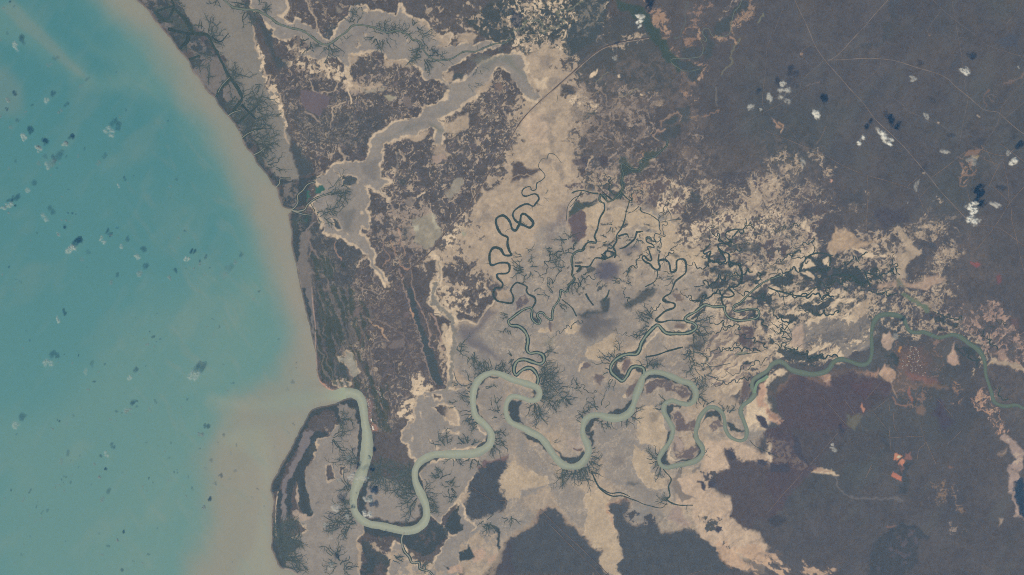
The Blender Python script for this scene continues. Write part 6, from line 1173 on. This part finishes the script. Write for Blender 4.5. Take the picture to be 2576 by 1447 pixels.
# shadows whose cloud is too thin to make out: x y size strength
DIM = 't00 540 570 2.2 .4 300 1052 1.5 .45 655 1042 2.4 .4 1155 720 1.5 .25 1250 1095 1.6 .35 150 1215 2.2 .35 705 1365 2.2 .8 437 1412 2.4 .85 860 785 2.0 .3 45 1090 2.0 .6 1690 1155 1.8 .18 1675 1212 1.1 .35 50 325 1.8 .35 130 55 1.4 .25 80 5 1.4 .6 130 925 2.4 .6 t01 140 165 1.8 .25 435 125 2 .25 590 130 4.5 .36 650 130 2.2 .35 555 248 1.4 .3 835 50 1.8 .3 1030 115 2.6 .35 1760 360 1.6 .28 670 462 1.4 .45 655 690 1.5 .55 710 692 1.2 .5 748 710 1.2 .4 632 840 1.9 .75 350 895 1.6 .35 1162 838 1.6 .35 870 1085 2.2 .3 1850 872 1.5 .4 1992 1180 1.4 .5 2058 1132 1.7 .45 2412 1122 2.2 .4 2285 1250 3.4 .22 2095 1247 1.1 .35 1755 1278 2 .5 1450 1228 2.3 .45 1160 1315 2.4 .42 70 1242 1.2 .5 145 1360 1.4 .35 190 1385 1.7 .22 860 1248 1.2 .25 1700 545 .9 .35 1165 690 .9 .3 1330 317 .8 .35 1855 1252 1.1 .35 130 625 1.3 .6 95 560 1.4 .6 t02 1567 262 1.0 .5 1490 445 .9 .5 275 535 1.5 .4 245 437 1.4 .25 770 685 1.1 .5 768 652 .9 .4 1040 775 1.2 .4 932 960 1.6 .5 2130 320 1.6 .4 2192 402 1.4 .4 2328 968 1.8 .35 1552 1150 2.3 .4 1345 312 .8 .25 1455 797 1.0 .3 1870 1127 1.5 .35 1160 1252 1.5 .5 1210 1277 1.6 .4 1315 1172 2.2 .6 1355 1150 1.4 .5 1530 500 1.8 .55 1595 525 1.4 .35 635 680 1.2 .3 2240 780 1.3 .25 2155 1133 1.1 .25 568 1352 1.7 .75 2065 1402 2.6 .6 720 1300 1.7 .22 1232 1070 .9 .3 1560 548 .8 .3 1362 1212 1.5 .35 t12 395 757 .9 .4 398 815 1.0 .45 360 955 2.0 .3 370 1382 1.6 .4 215 527 1.1 .25 25 40 1.4 .4 640 1170 .8 .25 t03 150 42 1.4 .3 130 95 1.0 .25 665 225 2.4 .3 990 260 1.8 .55 1052 382 1.8 .75 780 255 1.2 .25 783 365 1.6 .3 635 465 1.8 .35 600 495 1.1 .4 622 518 1.1 .35 695 522 1.4 .35 95 600 1.6 .45 135 648 .8 .3 280 612 1.9 .4 345 768 1.4 .35 360 720 .9 .25 408 828 1.5 .3 455 812 1.6 .28 1075 618 2.6 .38 1215 425 1.5 .2 1485 490 1.5 .6 1528 527 .8 .4 1735 418 1.3 .4 1765 395 .9 .4 1775 430 1.0 .4 1712 128 1.6 .3 1460 122 .9 .3 1995 182 1.3 .45 2125 302 2.0 .35 2368 152 1.5 .45 2235 50 1.8 .45 2208 455 2.0 .6 2355 412 2.0 .3 1915 592 1.8 .4 2088 697 2.1 .85 1690 280 1.6 .2 1228 1025 1.8 .75 1575 988 1.1 .35 1068 1170 1.6 .4 1483 1248 1.4 .45 1205 1415 1.9 .5 1325 1320 1.3 .22 200 1258 1.6 .25 278 1072 1.2 .22 975 1040 1.6 .2 640 1118 1.0 .25 902 545 1.1 .22 2328 1332 1.1 .25 1885 465 1.3 .22 700 305 1.0 .2 t13 170 162 1.6 .35 10 590 1.2 .4 72 757 1.2 .4 t13 600 727 2.0 .55 740 865 1.8 .6 1005 622 1.4 .45 800 1260 2.2 .5 970 765 2.2 .8 1190 190 2.0 .8 1165 395 2.4 .85 1185 595 3.6 .95 980 200 1.8 .5 1030 345 1.8 .8 220 560 1.6 .4 1300 1015 1.4 .5 1580 800 1.8 .3'
def ray(h, px, py):     # a shadow at px,py -> apparent place of the cloud that casts it
    L = h/math.tan(SUN_EL)
    return px-SH[0]*L*1.0, py-SH[1]*L
seed = 1
for txt, h, alb in ((LAND, HL, .85), (RIV, HR, .66), (SEA, HS, .54)):
    for ln in txt.split('\n'):
        a, lab = ln.split('|'); v = a.split(); c, r = int(v[0][1]), int(v[0][2])
        x, y, rx, ry, an, al = [float(k) for k in v[1:]]
        if h == HS: al = min(.96, al*1.5)
        elif al < .86: al *= .8
        make_cloud(256*c+x*.09938, 143.75*r+y*.09938, rx*1.22, ry*1.22, math.radians(an), al, h, alb, lab, None, 'ring-shaped' in lab and 'below' not in lab and 'above' not in lab, seed); seed += 1
# inland clouds outside the visible bright ones, known only by their shadows
for x, y, rx, ry, al, h, lab in ((256*2+138.5, 6.5, 5.2, 2.8, .0, 30, ''),):
    pass
v = toks(DIM)
LABS = {0: 'barely visible wisp of vapour casting a small dark speck over the open bay', 1: 'barely visible wisp of vapour casting a small dark speck over the shore and river mouth'}
for i in range(0, len(v)-3, 4):
    px = 256*v[i][1]+v[i][0]*.09938; py = 143.75*v[i+1][2]+v[i+1][0]*.09938; r = v[i+2][0]; al = v[i+3][0]
    cx, cy = ray(HS, px, py); k = 1 if px > 256+30 and py > 431 else 0
    make_cloud(cx, cy, r*1.15*random.uniform(.75, 1.1), r*1.15*random.uniform(.9, 1.25), random.uniform(0, 3), min(.95, al*1.15), HS, .30, LABS[k], 'wisps over the shore' if k else 'wisps over the bay', False, seed); seed += 1
def shadow_cloud(s, h, alb, lab):
    v = s.split(); c, r = int(v[0][1]), int(v[0][2]); x, y, rx, ry, an, al = [float(k) for k in v[1:]]
    global seed
    cx, cy = ray(h, 256*c+x*.09938, 143.75*r+y*.09938)
    make_cloud(cx, cy, rx, ry, math.radians(an), al, h, alb, lab, None, False, seed); seed += 1
shadow_cloud('t32 1378 330 2.2 4.6 -45 .75', 15, .12, 'dull thin cloud shading the top right corner of the green river bend')
shadow_cloud('t20 1080 425 4.2 2.0 0 .6', 14, .12, 'dull thin cloud shading the brown causeway road in the north')

# ================================================================== air, light, camera
LO = -3; TOPZ = CAMZ + 30; HB = 5600
me = bpy.data.meshes.new('haze')
q = HB+900
v = [(x, y, z) for z in (LO, TOPZ) for x, y in ((-q, -q), (q, -q), (q, q), (-q, q))]
me.from_pydata(v, [], [(0, 3, 2, 1), (4, 5, 6, 7), (0, 1, 5, 4), (1, 2, 6, 5), (2, 3, 7, 6), (3, 0, 4, 7)])
hm = bpy.data.materials.new('air'); hm.use_nodes = True; nt = hm.node_tree; nt.nodes.remove(nt.nodes['Principled BSDF'])
pv = nt.nodes.new('ShaderNodeVolumePrincipled'); nt.links.new(pv.outputs[0], nt.nodes['Material Output'].inputs['Volume'])
HAZE_D = .30/CAMZ
pv.inputs['Density'].default_value = HAZE_D; pv.inputs['Color'].default_value = (.10, .38, .92, 1); pv.inputs['Anisotropy'].default_value = 0.0
pv.inputs['Absorption Color'].default_value = (1, 1, 1, 1)
me.materials.append(hm); o = bpy.data.objects.new('haze', me); COL.objects.link(o); o['kind'] = 'stuff'; o['label'] = 'thin blue air between the camera and the land'; o['category'] = 'haze'

w = bpy.data.worlds.new('World'); S.world = w; w.use_nodes = True; nt = w.node_tree
sk = nt.nodes.new('ShaderNodeTexSky'); sk.sky_type = 'NISHITA'; sk.sun_disc = False; sk.sun_elevation = SUN_EL
az = math.atan2(-SH[0], SH[1])          # direction towards the sun: (-.52, -.855) in world axes -> south-west
sun_dir = np.array([-SH[0], SH[1], 0]); sun_dir = sun_dir/np.linalg.norm(sun_dir)
sk.sun_rotation = math.atan2(sun_dir[0], sun_dir[1])
bg = nt.nodes['Background']; bg.inputs['Strength'].default_value = .05
nt.links.new(sk.outputs[0], bg.inputs['Color'])
ld = bpy.data.lights.new('sun', 'SUN'); ld.energy = SUN_E; ld.angle = math.radians(.5); ld.color = (1, .965, .91)
lo = bpy.data.objects.new('sun', ld); COL.objects.link(lo)
from mathutils import Vector
tow = Vector((sun_dir[0]*math.cos(SUN_EL), sun_dir[1]*math.cos(SUN_EL), math.sin(SUN_EL)))
lo.rotation_euler = tow.to_track_quat('Z', 'Y').to_euler(); lo.location = tow*4000

cd_ = bpy.data.cameras.new('camera'); cam = bpy.data.objects.new('camera', cd_); COL.objects.link(cam)
cam.location = (0, 0, CAMZ); cam.rotation_euler = (0, 0, 0)
cd_.sensor_width = 36; cd_.lens = 36*CAMZ/1024; cd_.clip_end = 30000; cd_.clip_start = 1
S.camera = cam
S.view_settings.view_transform = 'Standard'; S.view_settings.look = 'None'; S.view_settings.gamma = 1; S.view_settings.exposure = 0
S.cycles.transparent_max_bounces = 32
S.cycles.use_denoising = False
S.cycles.pixel_filter_type = 'BLACKMAN_HARRIS'; S.cycles.filter_width = 1.05
